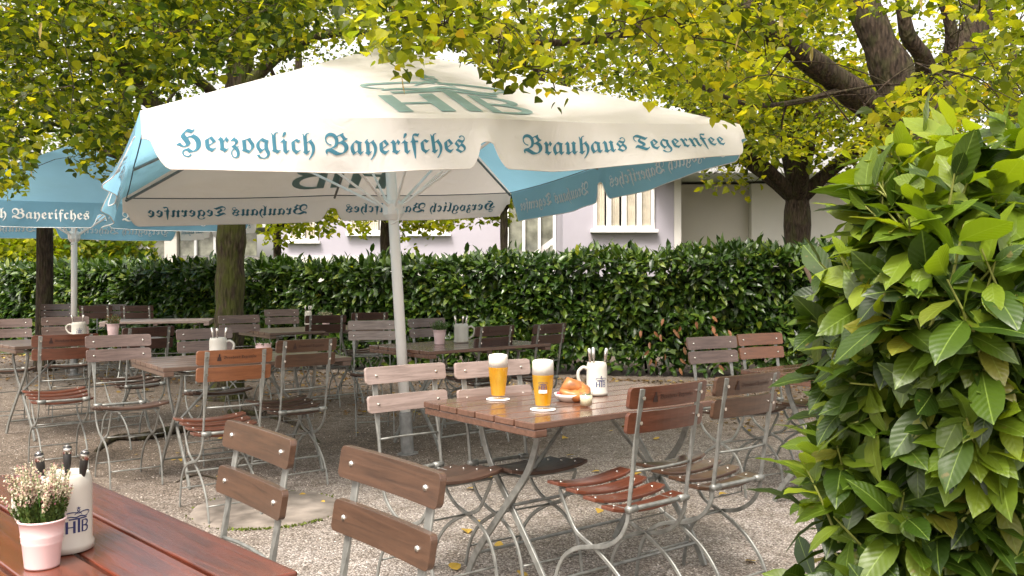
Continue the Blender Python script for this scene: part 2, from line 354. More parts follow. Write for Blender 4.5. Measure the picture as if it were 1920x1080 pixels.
# leaf templates (x across, y along, z up)
LIME_V = [(0, 0, 0), (-.42, .12, .05), (-.48, .45, .06), (-.22, .82, .0), (0, 1.08, -.12), (.22, .82, .0), (.48, .45, .06), (.42, .12, .05), (0, .45, -.02)]
LIME_F = [(0, 8, 2, 1), (8, 4, 3, 2), (0, 7, 6, 8), (8, 6, 5, 4)]
HED_V = [(0, 0, 0), (-.19, .3, .05), (0, .33, 0), (.19, .3, .05), (-.17, .7, .02), (0, .7, -.03), (.17, .7, .02), (0, 1.05, -.12)]
HED_F = [(0, 2, 1), (0, 3, 2), (1, 2, 5, 4), (2, 3, 6, 5), (4, 5, 7), (5, 6, 7)]
def laurel_template(curl=.22, fold=.07):
    rows = [(.07, .045), (.18, .125), (.33, .195), (.5, .225), (.67, .215), (.83, .155), (.95, .06)]
    v = [(0, 0, 0)]
    for t, w in rows:
        z = .06 * t - curl * t * t
        v += [(-w, t, z + fold * w * 5 * .4 + .012 * math.sin(t * 21)), (-w * .5, t, z + fold * .3), (0, t, z), (w * .5, t, z + fold * .3), (w, t, z + fold * w * 5 * .4 + .012 * math.sin(t * 17 + 2))]
    v.append((0, 1.03, .06 - curl * 1.06)); f = [(0, 3, 2, 1), (0, 5, 4, 3)]
    for i in range(len(rows) - 1):
        a = 1 + 5 * i; b = a + 5
        f += [(a + j, a + j + 1, b + j + 1, b + j) for j in range(4)]
    a = 1 + 5 * (len(rows) - 1); e = len(v) - 1
    f += [(a + j, a + j + 1, e) for j in range(4)]
    return v, f

# ------------------------------------------------------------------ lettering
def glyph_mesh(body, size=1.0):
    c = bpy.data.curves.new('lettering', 'FONT'); c.body = body; c.size = size; c.resolution_u = 4
    o = bpy.data.objects.new('lettering', c); C.objects.link(o)
    bpy.context.view_layer.update()
    me = bpy.data.meshes.new_from_object(o.evaluated_get(bpy.context.evaluated_depsgraph_get()))
    v = np.array([p.co[:] for p in me.vertices]); f = [tuple(p.vertices) for p in me.polygons]
    bpy.data.objects.remove(o); bpy.data.curves.remove(c); bpy.data.meshes.remove(me)
    v[:, 0] -= v[:, 0].min(); return v, f
def refine(v, f, maxlen, it=4):
    v = [tuple(p[:2]) for p in v]
    tris = []
    for q in f:
        for i in range(1, len(q) - 1): tris.append((q[0], q[i], q[i + 1]))
    for _ in range(it):
        mid = {}; out = []; ch = False
        def dl(a, b): return math.hypot(v[a][0] - v[b][0], v[a][1] - v[b][1])
        def mm(a, b):
            k = (min(a, b), max(a, b))
            if k not in mid: v.append(((v[a][0] + v[b][0]) / 2, (v[a][1] + v[b][1]) / 2)); mid[k] = len(v) - 1
            return mid[k]
        for a, b, c in tris:
            # split each over-long edge, consistently across neighbours
            e = [dl(a, b) > maxlen, dl(b, c) > maxlen, dl(c, a) > maxlen]
            if not any(e): out.append((a, b, c)); continue
            ch = True
            if all(e):
                x, y, z = mm(a, b), mm(b, c), mm(c, a); out += [(a, x, z), (x, b, y), (z, y, c), (x, y, z)]
            else:
                while not (e[0] and not e[2]):
                    a, b, c = b, c, a; e = e[1:] + e[:1]
                if e[1]:
                    x, y = mm(a, b), mm(b, c); out += [(x, b, y), (a, x, y), (a, y, c)]
                else:
                    x = mm(a, b); out += [(a, x, c), (x, b, c)]
        tris = out
        if not ch: break
    return np.array(v), tris
def fraktur(s): return ''.join(chr(0x1D586 + ord(c) - 97) if c.islower() else chr(0x1D56C + ord(c) - 65) if c.isupper() else c for c in s)
GL = {k: glyph_mesh(fraktur(t)) for k, t in (('a', 'Herzoglich Bayerifches'), ('b', 'Brauhaus Tegernfee'))}
def crown_logo():
    "letters H T B under a wavy crown of ribbons, as 2-D polygons; x 0..1.62, y 0..1.5"
    v, f = [], []
    def poly(p):
        o = len(v); v.extend(p); f.append(tuple(range(o, o + len(p))))
    def strip(pts, w0, w1=None):
        n = len(pts); o = len(v)
        for i, (x, y) in enumerate(pts):
            a = pts[max(i - 1, 0)]; b = pts[min(i + 1, n - 1)]; dx, dy = b[0] - a[0], b[1] - a[1]; L = math.hypot(dx, dy) or 1
            t = i / (n - 1); w = (w0 if w1 is None else w0 + (w1 - w0) * math.sin(math.pi * t)) / 2
            v.extend([(x - dy / L * w, y + dx / L * w), (x + dy / L * w, y - dx / L * w)])
        for i in range(n - 1): f.append((o + 2 * i, o + 2 * i + 1, o + 2 * i + 3, o + 2 * i + 2))
    # H
    poly([(0, 0), (.16, 0), (.16, .8), (0, .8)]); poly([(.46, 0), (.62, 0), (.62, .8), (.46, .8)]); poly([(.16, .37), (.46, .37), (.46, .44), (.16, .44)])
    # T under the crown band
    poly([(.76, 0), (.92, 0), (.92, .88), (.76, .88)]); poly([(.2, .88), (1.44, .88), (1.46, .97), (.18, .97)])
    # B
    poly([(1.03, 0), (1.15, 0), (1.15, .8), (1.03, .8)])
    for (cy, r) in ((.6, .2), (.21, .21)):
        ang = [(-90 + 180 * k / 12) for k in range(13)]
        pts = [(1.15, cy - r + .02)] + [(1.26 + (r + .04) * math.cos(R(a)), cy + (r - .02) * math.sin(R(a))) for a in ang] + [(1.15, cy + r - .02)]
        strip(pts, .05, .12)
    # crown
    strip([(.12 + 1.4 * t, 1.06 + .035 * math.sin(t * 13)) for t in np.linspace(0, 1, 24)], .06, .09)
    for cx_, sx in ((.42, 1), (1.22, -1)):
        strip([(cx_ - sx * (.05 + .42 * math.cos(R(a))), 1.24 + .14 * math.sin(R(a))) for a in range(-60, 200, 13)], .03, .075)
    strip([(.55 + .5 * t, 1.2 + .16 * math.sin(math.pi * t)) for t in np.linspace(0, 1, 12)], .03, .08)
    strip([(.82 + .09 * math.cos(R(a)), 1.5 + .07 * math.sin(R(a))) for a in range(0, 361, 30)], .05)
    strip([(.70, 1.64), (.94, 1.64)], .05); strip([(.82, 1.56), (.82, 1.72)], .05)
    return np.array(v), f
LOGO = crown_logo()
def wrap_text(name, v, f, fn, mat, parent, maxlen):
    v, t = refine(v, f, maxlen)
    mb = MB()
    for sgn in (1, -1): mb.add([fn(x, y, sgn) for x, y in v], t)
    return mb.build(name, mat, parent)

# ------------------------------------------------------------------ setting: ground
def gravel_mat():
    m, nt, b = new_mat('gravel')
    v = tex(nt, 'ShaderNodeTexVoronoi', 115, Randomness=1.0)
    v2 = tex(nt, 'ShaderNodeTexVoronoi', 210)
    n = tex(nt, 'ShaderNodeTexNoise', .55, Detail=5)
    n2 = tex(nt, 'ShaderNodeTexNoise', 7, Detail=7)
    sp = N(nt, 'ShaderNodeSeparateColor'); nt.links.new(v.outputs['Color'], sp.inputs[0])
    c = ramp(nt, sp.outputs[0], [(0, (.07, .055, .045)), (.25, (.30, .26, .225)), (.6, (.52, .455, .40)), (.88, (.74, .67, .61)), (1, (.92, .86, .79))])
    sp2 = N(nt, 'ShaderNodeSeparateColor'); nt.links.new(v2.outputs['Color'], sp2.inputs[0])
    c = mixc(nt, .35, c, ramp(nt, sp2.outputs[0], [(0, (.14, .10, .08)), (1, (.66, .58, .51))]))
    c = mixc(nt, 1.0, c, ramp(nt, v.outputs['Distance'], [(.0, (1.1, 1.1, 1.1)), (.75, (.42, .40, .38))]), 'MULTIPLY')
    c = mixc(nt, 1.0, c, ramp(nt, n2.outputs[0], [(.3, (.72, .69, .65)), (.62, (1.06, 1.06, 1.06))]), 'MULTIPLY')
    c = mixc(nt, ramp(nt, n.outputs[0], [(.42, (0, 0, 0)), (.66, (.7, .7, .7))]), c, mixc(nt, 1.0, c, (.70, .64, .57), 'MULTIPLY'))
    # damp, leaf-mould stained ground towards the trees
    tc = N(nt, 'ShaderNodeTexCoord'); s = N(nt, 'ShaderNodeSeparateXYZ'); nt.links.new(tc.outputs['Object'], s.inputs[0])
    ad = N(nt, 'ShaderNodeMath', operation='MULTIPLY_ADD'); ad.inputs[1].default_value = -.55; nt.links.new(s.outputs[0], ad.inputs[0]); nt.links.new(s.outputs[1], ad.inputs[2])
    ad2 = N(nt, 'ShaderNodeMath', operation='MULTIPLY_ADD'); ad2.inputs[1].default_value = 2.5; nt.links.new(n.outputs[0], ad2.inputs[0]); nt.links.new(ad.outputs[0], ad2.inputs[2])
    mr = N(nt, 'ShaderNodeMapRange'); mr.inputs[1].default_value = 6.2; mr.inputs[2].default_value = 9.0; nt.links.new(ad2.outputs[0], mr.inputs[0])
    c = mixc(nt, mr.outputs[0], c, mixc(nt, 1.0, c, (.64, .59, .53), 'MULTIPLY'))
    c = mixc(nt, 1.0, c, (.98, 1.01, 1.06), 'MULTIPLY')
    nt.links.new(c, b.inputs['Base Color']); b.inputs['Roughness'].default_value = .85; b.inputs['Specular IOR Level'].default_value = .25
    iv = N(nt, 'ShaderNodeMath', operation='SUBTRACT'); iv.inputs[0].default_value = 1; nt.links.new(v.outputs['Distance'], iv.inputs[1])
    bump(nt, b, iv.outputs[0], .9, .006)
    return m
g = MB(); n = 50
g.add([(-150 + 300 * i / n, -100 + 300 * j / n, 0) for j in range(n + 1) for i in range(n + 1)],
      [(j * (n + 1) + i, j * (n + 1) + i + 1, (j + 1) * (n + 1) + i + 1, (j + 1) * (n + 1) + i) for j in range(n) for i in range(n)])
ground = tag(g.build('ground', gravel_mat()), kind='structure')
m_lawn = plain('lawn_soil', (.05, .075, .02), 1, 0, .4, 6, .1)
tag(MB().add([(-60, 16.5, .004), (60, 12.5, .004), (60, 90, .004), (-60, 90, .004)], [(0, 1, 2, 3)]).build('lawn', m_lawn), kind='structure')
# sky is the world itself

# loose pebbles (nobody could count them)
npb = 26000
d_ = 2.2 + 7.5 * rng.random(npb) ** 1.5; x_ = (rng.random(npb) * 2000 - 1000) * d_ / F
OCT_V = [(.5, 0, 0), (0, .5, 0), (-.5, 0, 0), (0, -.5, 0), (0, 0, .38), (.3, .3, .25), (-.3, .3, .22), (-.3, -.3, .25), (.3, -.3, .2)]
OCT_F = [(0, 5, 8), (1, 6, 5), (2, 7, 6), (3, 8, 7), (5, 4, 8), (5, 6, 4), (6, 7, 4), (7, 8, 4), (0, 1, 5), (1, 2, 6), (2, 3, 7), (3, 0, 8)]
mp_, nt_, b_ = new_mat('pebble'); gi_ = N(nt_, 'ShaderNodeNewGeometry')
nt_.links.new(ramp(nt_, gi_.outputs['Random Per Island'], [(0, (.12, .09, .07)), (.35, (.28, .22, .18)), (.7, (.40, .34, .29)), (1, (.68, .62, .56))]), b_.inputs['Base Color']); b_.inputs['Roughness'].default_value = .8
ang = rng.random(npb) * 6.28
peb = leaves('pebbles', np.c_[x_, d_, np.zeros(npb) + .0005], np.c_[np.cos(ang), np.sin(ang), rng.normal(0, .15, npb)], np.c_[rng.normal(0, .15, npb), rng.normal(0, .15, npb), np.ones(npb)], 0.004 + .007 * rng.random(npb) ** 2, OCT_V, OCT_F, mp_, None, smooth=True)
tag(peb, 'loose pale pebbles scattered over the gravel ground', 'gravel', kind='stuff')
# ------------------------------------------------------------------ hedge
HP = [Vector((-13, 17.4)), Vector((-8.8, 15.6)), Vector((-2.6, 12.5)), Vector((2.4, 11.5)), Vector((5.6, 10.9)), Vector((9, 10.2))]
HH = [1.34, 1.34, 1.35, 1.50, 1.60, 1.62]
def make_hedge():
    root = thing('hedge', 'long dark green clipped laurel hedge closing off the gravel yard', 'hedge', (0, 0, 0))
    core = MB(); P = []; D = []; NN = []; Z = []; MI = []
    for i in range(len(HP) - 1):
        a, b = HP[i], HP[i + 1]; L = (b - a).length; t = (b - a).normalized(); nrm = Vector((t.y, -t.x))   # faces the camera
        h = (HH[i] + HH[i + 1]) / 2; c = (a + b) / 2 - nrm * .5
        core.box((c.x, c.y, (h - .16) / 2 + .17), (L + .02 * i, .66, h - .5), rz=math.atan2(t.y, t.x))
        for k in range(int(L * 3)):
            q = a + t * (k / 3 + rng.random() * .2) - nrm * (.3 + .4 * rng.random())
            core.tube([(q.x, q.y, 0), (q.x + rng.normal(0, .05), q.y, .35)], .018, 5)
        n = int(L * (1750 if i > 0 else 1000))
        s = rng.random(n) * L; kind = rng.random(n)
        u = rng.random(n)
        topf = kind < .28
        z = np.where(topf, h + rng.normal(0, .05, n), .08 + (h - .06) * u ** .8)
        dep = np.where(topf, 1.0 * rng.random(n), .12 * rng.random(n) ** 1.2 - .03)
        hh = HH[i] + (HH[i + 1] - HH[i]) * s / L - h
        z = z + np.where(topf, hh, hh * u) + np.where(topf & (rng.random(n) < .06), rng.random(n) * .13, 0)
        dep = dep + .08 * np.sin(s * 5.1 + i) * np.cos(z * 6) + .04 * np.sin(s * 1.7 + z * 2)
        z = z + np.where(topf, .035 * np.sin(s * 4.3 + i * 2) + .02 * np.sin(s * 11), 0)
        p = np.c_[a.x + t.x * s - nrm.x * dep, a.y + t.y * s - nrm.y * dep, z]
        out = np.where(topf[:, None], np.array([nrm.x * .3, nrm.y * .3, 1.0]), np.array([nrm.x, nrm.y, .15]))
        dd = out * .7 + rng.normal(0, .65, (n, 3)); dd[:, 2] += np.where(topf, .25, -.15)
        nn = out + np.array([0, 0, .8]) + rng.normal(0, .4, (n, 3))
        P.append(p); D.append(dd); NN.append(nn); Z.append(.10 + .085 * rng.random(n)); MI.append(np.where(rng.random(n) < .004, 1, 0))
    core.build('branches', M['hedge_core'], root)  # boxes paint the dark inside of the hedge; the thin stems are real
    leaves('foliage', np.vstack(P), np.vstack(D), np.vstack(NN), np.concatenate(Z), HED_V, HED_F, [M['hedge'], M['lime_gold']], root, midx=np.concatenate(MI))
    # the withered twigs right of the middle
    c = atd(1290, 640, 11.35); n = 34
    p = c + rng.normal(0, 1, (n, 3)) * [.36, .05, .15]
    leaves('withered_leaves', p, np.c_[rng.normal(0, .5, n), rng.normal(-.5, .2, n), -np.ones(n)], np.c_[rng.normal(0, .5, n), -np.ones(n), rng.normal(.3, .3, n)], .10, HED_V, HED_F, M['dry_leaf'], root)
make_hedge()
# ------------------------------------------------------------------ trees
UMB = dict(base=Vector((-.749, 6.593, 0)), yaw=.424, tx=-.063, ty=.019, h=2.078, s=1.748, ap=.87)
UMB2 = dict(base=Vector((*at(139, 703, 0), 0)), yaw=.60, tx=0.0, ty=0.0, h=2.10, s=1.75, ap=.87)
def frame(u):
    nn = Vector((u['tx'], u['ty'], 1)).normalized(); a = Vector((math.cos(u['yaw']), math.sin(u['yaw']), 0)); a = (a - nn * nn.dot(a)).normalized()
    return a, nn.cross(a), nn
def clear_of_umbrella(P, grow=.12):
    ok = np.ones(len(P), bool)
    for u in (UMB, UMB2):
        a, b, c = (np.array(q) for q in frame(u)); q = P - np.array(u['base']); x, y, z = q @ a, q @ b, q @ c - u['h']
        s = u['s'] + grow; m = np.maximum(abs(x), abs(y))
        ok &= ~((m < s) & (z < u['ap'] * (1 - m / s) + grow) & (z > -2.2))
    return ok
def make_tree(name, label, cat, trunk, limbs, cl, per, leaf, mat, barkm, spread=(.3, .3, .17), group=None, lim=None, mats2=None, catkin=False):
    """trunk and limbs: lists of (x,y,z,r); cl: cluster centres of the crown; each grows a branch from the nearest wood"""
    base = trunk[0]; root = thing(name, label, cat, (base[0], base[1], 0), 0, group)
    off = Vector((base[0], base[1], 0))
    tb = MB(); nodes = []
    def wood_(path, n):
        p = smooth_path([q[:3] for q in path], 4); r = np.interp(np.linspace(0, len(path) - 1, len(p)), range(len(path)), [q[3] for q in path])
        r = [x * (1 + .07 * math.sin(i * 1.9)) for i, x in enumerate(r)]
        tb.tube([q - off for q in p], r, n); nodes.extend([(q, x) for q, x in zip(p, r)])
    wood_(trunk, 14)
    tb.build('trunk', barkm, root, smooth=True)
    tb = MB(); nodes = nodes[len(nodes) // 2:]
    for l in limbs: wood_(l, 9)
    cl = np.asarray(cl); o = np.argsort([min((Vector(c) - q[0]).length for q in nodes) for c in cl])
    for i in o:
        c = Vector(cl[i]); ns = np.array([q[0][:] for q in nodes]); dd = np.linalg.norm(ns - cl[i], axis=1) + .4 * np.maximum(0, ns[:, 2] - c.z - .3)
        j = int(np.argmin(dd)); q, rq = nodes[j]; L = (c - q).length
        if L < .12: continue
        mid = q.lerp(c, .5) + Vector((random.gauss(0, .08 * L), random.gauss(0, .08 * L), .10 * L))
        r0 = min(rq * .75, .006 + .014 * min(L, 2.5)); pts = smooth_path([q, mid, c], 3); rs = list(np.linspace(r0, .004, len(pts)))
        tb.tube([p - off for p in pts], rs, 5, caps=False); nodes.extend([(p, r) for p, r in zip(pts[2:], rs[2:])])
        for k in range(3):
            e = c + Vector((random.gauss(0, spread[0]), random.gauss(0, spread[1]), random.gauss(-.05, spread[2])))
            if lim is not None and not lim(np.array([CX + F * e.x / e.y]), np.array([CY - F * (e.z - EYE) / e.y + 30]), np.array([e.y]))[0]: continue
            tb.tube([p - off for p in (c, c.lerp(e, .5) + Vector((0, 0, .03)), e)], [.004, .003, .0015], 3, caps=False)
    tb.build('branch', barkm, root, smooth=True)
    n = len(cl) * per; ci = np.repeat(np.arange(len(cl)), per)
    P = cl[ci] + rng.normal(0, 1, (n, 3)) * np.array(spread)
    # leaves gather in sprays round a few twigs of each cluster
    tw = cl[ci] + rng.normal(0, 1, (len(cl), 5, 3))[ci, rng.integers(0, 5, n)] * np.array(spread)
    P = P * .45 + tw * .55
    ok = clear_of_umbrella(P, .03)
    if lim is not None:
        px = CX + F * P[:, 0] / P[:, 1]; py = CY - F * (P[:, 2] - EYE) / P[:, 1]; ok &= lim(px, py, P[:, 1])
    P = P[ok]; n = len(P)
    D = np.c_[rng.normal(0, 1, n), rng.normal(0, 1, n), rng.normal(-.55, .5, n)]; NN = np.c_[rng.normal(0, .55, n), rng.normal(0, .55, n), np.ones(n)]
    sz = leaf * (.6 + .75 * rng.random(n))
    mi = (rng.random(n) < .25).astype(int) if mats2 else None
    leaves('crown', P - np.array(off), D, NN, sz, LIME_V, LIME_F, [mat, mats2] if mats2 else mat, root, midx=mi)
    if catkin:
        k = 90; Q = P[rng.integers(0, n, k)]
        leaves('seed_bracts', Q - np.array(off), np.c_[rng.normal(0, .25, k), rng.normal(0, .25, k), -np.ones(k)], rng.normal(0, 1, (k, 3)), .10, [(-.09, 0, 0), (.09, 0, 0), (.11, .6, .04), (0, 1, 0), (-.11, .6, .04)], [(0, 1, 2, 3, 4)], M['bract'], root)['kind'] = 'stuff'
    return root
M['bract'] = leafmat('seed_bract', [(0, (.42, .30, .12)), (1, (.62, .55, .28))], (1.2, 1.1, .7), .4)
def lim_of(xs, ys, soft=14):
    def fn(px, py, d):
        l = np.interp(px, xs, ys); return py < l + rng.normal(0, soft, len(px))
    return fn
def sample(n, pxr, pyr, dr, limf, far_lim=None, dpow=1.0):
    out = []
    while len(out) < n:
        px = pxr[0] + (pxr[1] - pxr[0]) * rng.random(n); py = pyr[0] + (pyr[1] - pyr[0]) * rng.random(n); d = dr[0] + (dr[1] - dr[0]) * rng.random(n) ** dpow
        P = np.c_[(px - CX) * d / F, d, EYE + (CY - py) * d / F]
        ok = limf(px, py + 34 * 5 / d, d) & clear_of_umbrella(P, .3) & (P[:, 2] < 6.5)
        out += list(P[ok])
    return np.array(out[:n])
def pxp(px, py, d, r): return (*atd(px, py, d), r)

# big tree at the right, close by
limC = lim_of([600, 640, 690, 750, 790, 830, 880, 930, 1000, 1050, 1100, 1180, 1250, 1330, 1360, 1410, 1440, 1500, 1700, 2000], [-60, 50, 105, 150, 130, 95, 105, 160, 168, 195, 150, 185, 205, 225, 285, 290, 300, 300, 290, 300], 10)
tC = [(3.62, 8.0, 0, .34), (3.55, 8.0, .9, .27), (3.5, 8.0, 1.9, .24), pxp(1705, 225, 8, .24), pxp(1680, 150, 8, .19), pxp(1640, 60, 8, .14), pxp(1600, -60, 8.1, .14), pxp(1580, -300, 8.2, .08)]
limbsC = [
    [pxp(1685, 245, 7.9, .15), pxp(1600, 175, 7.6, .12), pxp(1515, 112, 7.2, .095), pxp(1420, 45, 6.8, .08), pxp(1320, -15, 6.4, .07), pxp(1120, -110, 5.8, .05), pxp(900, -120, 5.4, .03)],
    [pxp(1735, 230, 8, .17), pxp(1785, 150, 8.1, .15), pxp(1830, 50, 8.2, .12), pxp(1880, -60, 8.3, .1)],
    [pxp(1715, 200, 7.8, .10), pxp(1735, 120, 7.5, .075), pxp(1700, 60, 7.3, .06), pxp(1690, -40, 7.2, .05)],
    [pxp(1440, 62, 6.9, .07), pxp(1400, 20, 6.9, .08), pxp(1350, -60, 7, .06)],
    [pxp(1760, 150, 7.6, .06), pxp(1785, 70, 7.4, .05), pxp(1760, -20, 7.3, .04)],
    [pxp(1600, 160, 7.6, .03), pxp(1500, 190, 7.0, .022), pxp(1400, 195, 6.2, .016), pxp(1290, 150, 5.6, .015)],
    [pxp(1320, -15, 6.4, .05), pxp(1180, 60, 5.6, .03), pxp(1000, 80, 5.0, .016), pxp(800, 40, 4.7, .01)]]
def lim_front(px, py, d):
    "few leaves hang before the fork of the limbs"
    m = limC(px, py, d); near = (d < 8.3) & (px > 1470) & (px < 1860) & (py > 30) & (py < 330)
    return m & ~(near & (np.sin(px * .013 + py * .02) + .4 * np.sin(py * .05 + px * .03) < .35))
clC = np.vstack([sample(135, (640, 1960), (-160, 320), (4.0, 7.4), lim_front), sample(95, (980, 1990), (-160, 300), (7.4, 11.5), lim_front),
                 np.array([atd(px, py, d) for px, py, d in ((720, 95, 4.6), (755, 110, 4.7), (950, 120, 4.7), (985, 125, 4.8), (905, 110, 5.0), (1040, 165, 4.9), (1370, 240, 8.6), (1395, 265, 8.8), (1340, 190, 7.6))])])
make_tree('lime_tree', 'big lime tree with thick forked limbs behind the shrub at right', 'tree', tC, limbsC, clC, 105, .049, M['lime'], M['bark_dark'], lim=lim_front, mats2=M['lime_gold'], catkin=True)

# tree in the left half with the mossy trunk
limA = lim_of([-80, 0, 55, 75, 110, 130, 180, 235, 250, 275, 400, 550, 700, 760], [370, 368, 345, 260, 230, 300, 350, 330, 225, 195, 150, 105, 60, -40], 12)
tA = [pxp(425, 755, 9.5, .21), pxp(427, 700, 9.5, .165), pxp(430, 600, 9.5, .148), pxp(432, 500, 9.5, .143), pxp(435, 400, 9.5, .145), pxp(438, 260, 9.5, .15), pxp(450, 120, 9.5, .125), pxp(462, 0, 9.5, .10), pxp(470, -150, 9.5, .07)]
limbsA = [
    [pxp(436, 320, 9.5, .12), pxp(340, 240, 9.2, .09), pxp(262, 170, 9.0, .075), pxp(225, 120, 8.8, .05), pxp(150, 20, 8.4, .03)],
    [pxp(440, 220, 9.5, .07), pxp(370, 150, 9.0, .05), pxp(290, 135, 8.5, .035), pxp(170, 110, 7.8, .02), pxp(60, 150, 7.2, .012)],
    [pxp(262, 172, 9, .05), pxp(255, 110, 8.8, .03), pxp(200, 60, 8.4, .02)],
    [pxp(445, 180, 9.5, .08), pxp(540, 90, 9.4, .06), pxp(640, 60, 9, .04), pxp(760, 70, 8.6, .02)],
    [pxp(340, 240, 9.2, .05), pxp(200, 260, 8.4, .025), pxp(90, 230, 7.6, .015), pxp(30, 250, 7.2, .01)],
    [pxp(450, 120, 9.5, .07), pxp(330, 30, 8.8, .05), pxp(180, -40, 8, .03)],
    [pxp(460, 20, 9.5, .05), pxp(560, -60, 8, .04), pxp(640, -90, 7, .03)]]
clA = np.vstack([sample(210, (-60, 720), (-160, 370), (5.6, 9.3), limA), sample(90, (-60, 720), (-160, 240), (9.3, 12.0), limA)])
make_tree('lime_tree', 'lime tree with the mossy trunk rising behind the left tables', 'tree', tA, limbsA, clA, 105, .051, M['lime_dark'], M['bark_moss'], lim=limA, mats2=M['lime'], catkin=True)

# cut trunk under the second umbrella
ct = MB(); x0, y0 = at(84, 695, 0)
ct.tube(smooth_path([(0, 0, 0), (-.01, 0, .35), (.0, 0, 1.2), (0, 0, 1.86), (0, 0, 1.96), (0, 0, 2.0)], 3), [.15, .14, .125, .115, .11, .108, .106, .104, .103, .102, .10, .095, .085, .07, .05, .02], 12)
o = ct.build('cut_trunk', M['bark_dark'], smooth=True); o.location = (x0, y0, 0)
tag(o, 'tall bare dark cut tree trunk under the blue umbrella at left', 'tree trunk')

# trees behind the hedge
def crown_cl(n, c, r): 
    q = rng.normal(0, 1, (n, 3)); q /= np.linalg.norm(q, axis=1, keepdims=True); return np.array(c) + q * (rng.random((n, 1)) ** .45) * np.array(r)
def simple_tree(px, d, top, crown_c, crown_r, ncl, per, leaf, mat, label, r0=.12, name='tree', lim=None, group=None, spread=(.35, .35, .22), lean=0, barkm='bark_dark', fork=None):
    x = (px - CX) * d / F; z = fork or crown_c[2] - crown_r[2] * .3
    tr = [(x, d, 0, r0 * 1.25), (x, d, z * .45, r0), (x + lean * .5, d, z * .8, r0 * .9), (x + lean, d, z, r0 * .85), (x + lean, d, top * .85, r0 * .3)]
    li = []
    for k in range(6):
        a = k * 1.05 + .4; L = crown_r[0] * .75
        li.append([(x + lean * .8, d, z * .86, r0 * .6), (x + lean + math.cos(a) * L * .5, d + math.sin(a) * L * .5, z + .12 * L, r0 * .38), (x + lean + math.cos(a) * L, d + math.sin(a) * L, z + L * .45, r0 * .14)])
    return make_tree(name, label, 'tree', tr, li, crown_cl(ncl, crown_c, crown_r), per, leaf, M[mat], M[barkm], spread, group, lim)
simple_tree(1495, 13.2, 5.6, (4.0, 13.2, 3.9), (1.9, 1.6, 1.45), 110, 70, .09, 'lime', 'tree with dark forked trunk between the hedge and the lilac house', .2, lim=lambda px, py, d: (py < np.where((px > 1310) & (px < 1480), 288, 325)) | ((px > 1310) & (px < 1405) & (py < 390)) | ((px > 1420) & (px < 1470) & (py < 445) & (rng.random(len(px)) < .35)), fork=2.75)
simple_tree(722, 15, 4.2, (-2.05, 15, 2.85), (1.35, 1.1, 1.05), 60, 60, .085, 'lime_gold', 'young tree behind the hedge just left of the white pole', .085, spread=(.28, .28, .18), lim=lambda px, py, d: ((py < 470) & (abs(px - 722) > 30)) | (py < 415))
simple_tree(945, 14.2, 4.2, (-.75, 14.4, 2.95), (.95, 1.0, 1.0), 40, 60, .085, 'lime_gold', 'young tree behind the hedge with a straight grey trunk beside the glazed stair', .065, spread=(.25, .25, .16), barkm='root', lim=lambda px, py, d: (py < 430) & (px < 975))
simple_tree(520, 15.6, 3.8, (-3.95, 15.6, 2.6), (.95, .9, .85), 34, 60, .085, 'lime_gold', 'small yellowing tree behind the hedge right of the mossy trunk', .07, spread=(.25, .25, .16), lim=lambda px, py, d: py < 468)
# far trees that close the view
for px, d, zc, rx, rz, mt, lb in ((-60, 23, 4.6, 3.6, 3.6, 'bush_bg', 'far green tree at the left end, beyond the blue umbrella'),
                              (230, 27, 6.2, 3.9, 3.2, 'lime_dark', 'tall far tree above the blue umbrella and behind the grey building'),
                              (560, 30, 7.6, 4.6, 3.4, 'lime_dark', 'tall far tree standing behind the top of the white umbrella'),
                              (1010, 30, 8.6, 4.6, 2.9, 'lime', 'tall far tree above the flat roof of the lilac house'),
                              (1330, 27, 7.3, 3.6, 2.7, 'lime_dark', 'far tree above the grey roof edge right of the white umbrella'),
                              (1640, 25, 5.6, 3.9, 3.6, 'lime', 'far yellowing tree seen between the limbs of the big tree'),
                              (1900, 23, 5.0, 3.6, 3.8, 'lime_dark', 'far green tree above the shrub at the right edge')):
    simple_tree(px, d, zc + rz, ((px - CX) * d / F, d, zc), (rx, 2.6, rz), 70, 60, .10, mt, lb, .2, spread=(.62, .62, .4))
def bush(name, label, c, r, n, leaf, mat):
    root = thing(name, label, 'bush', (c[0], c[1], 0))
    q = crown_cl(n, (0, 0, c[2]), r); mb = MB()
    for k in range(9): e = q[k * 7]; mb.tube([(0, 0, 0), (e[0] * .4, e[1] * .4, e[2] * .6), tuple(e)], [.03, .02, .006], 5)
    mb.build('stems', M['twig'], root)
    leaves('foliage', q, rng.normal(0, 1, (n, 3)), np.c_[rng.normal(0, .6, n), rng.normal(-.2, .6, n), np.ones(n)], leaf * (.6 + .8 * rng.random(n)), LIME_V, LIME_F, M[mat], root)
bush('bush', 'yellow green bush beyond the hedge at the far left edge', (*atd(20, 470, 18)[:2], 1.35), (1.7, 1, 1.15), 5000, .11, 'lime_gold')
bush('bush', 'bright green bush beyond the hedge right of the second pole', (*atd(190, 470, 18.5)[:2], 1.3), (1.2, 1, 1.25), 4500, .11, 'bush_bg')
bush('conifer', 'dark grey green conifer shrub beside the grey building', (*atd(232, 470, 19.5)[:2], 1.3), (.35, .4, 1.05), 2500, .07, 'hedge')
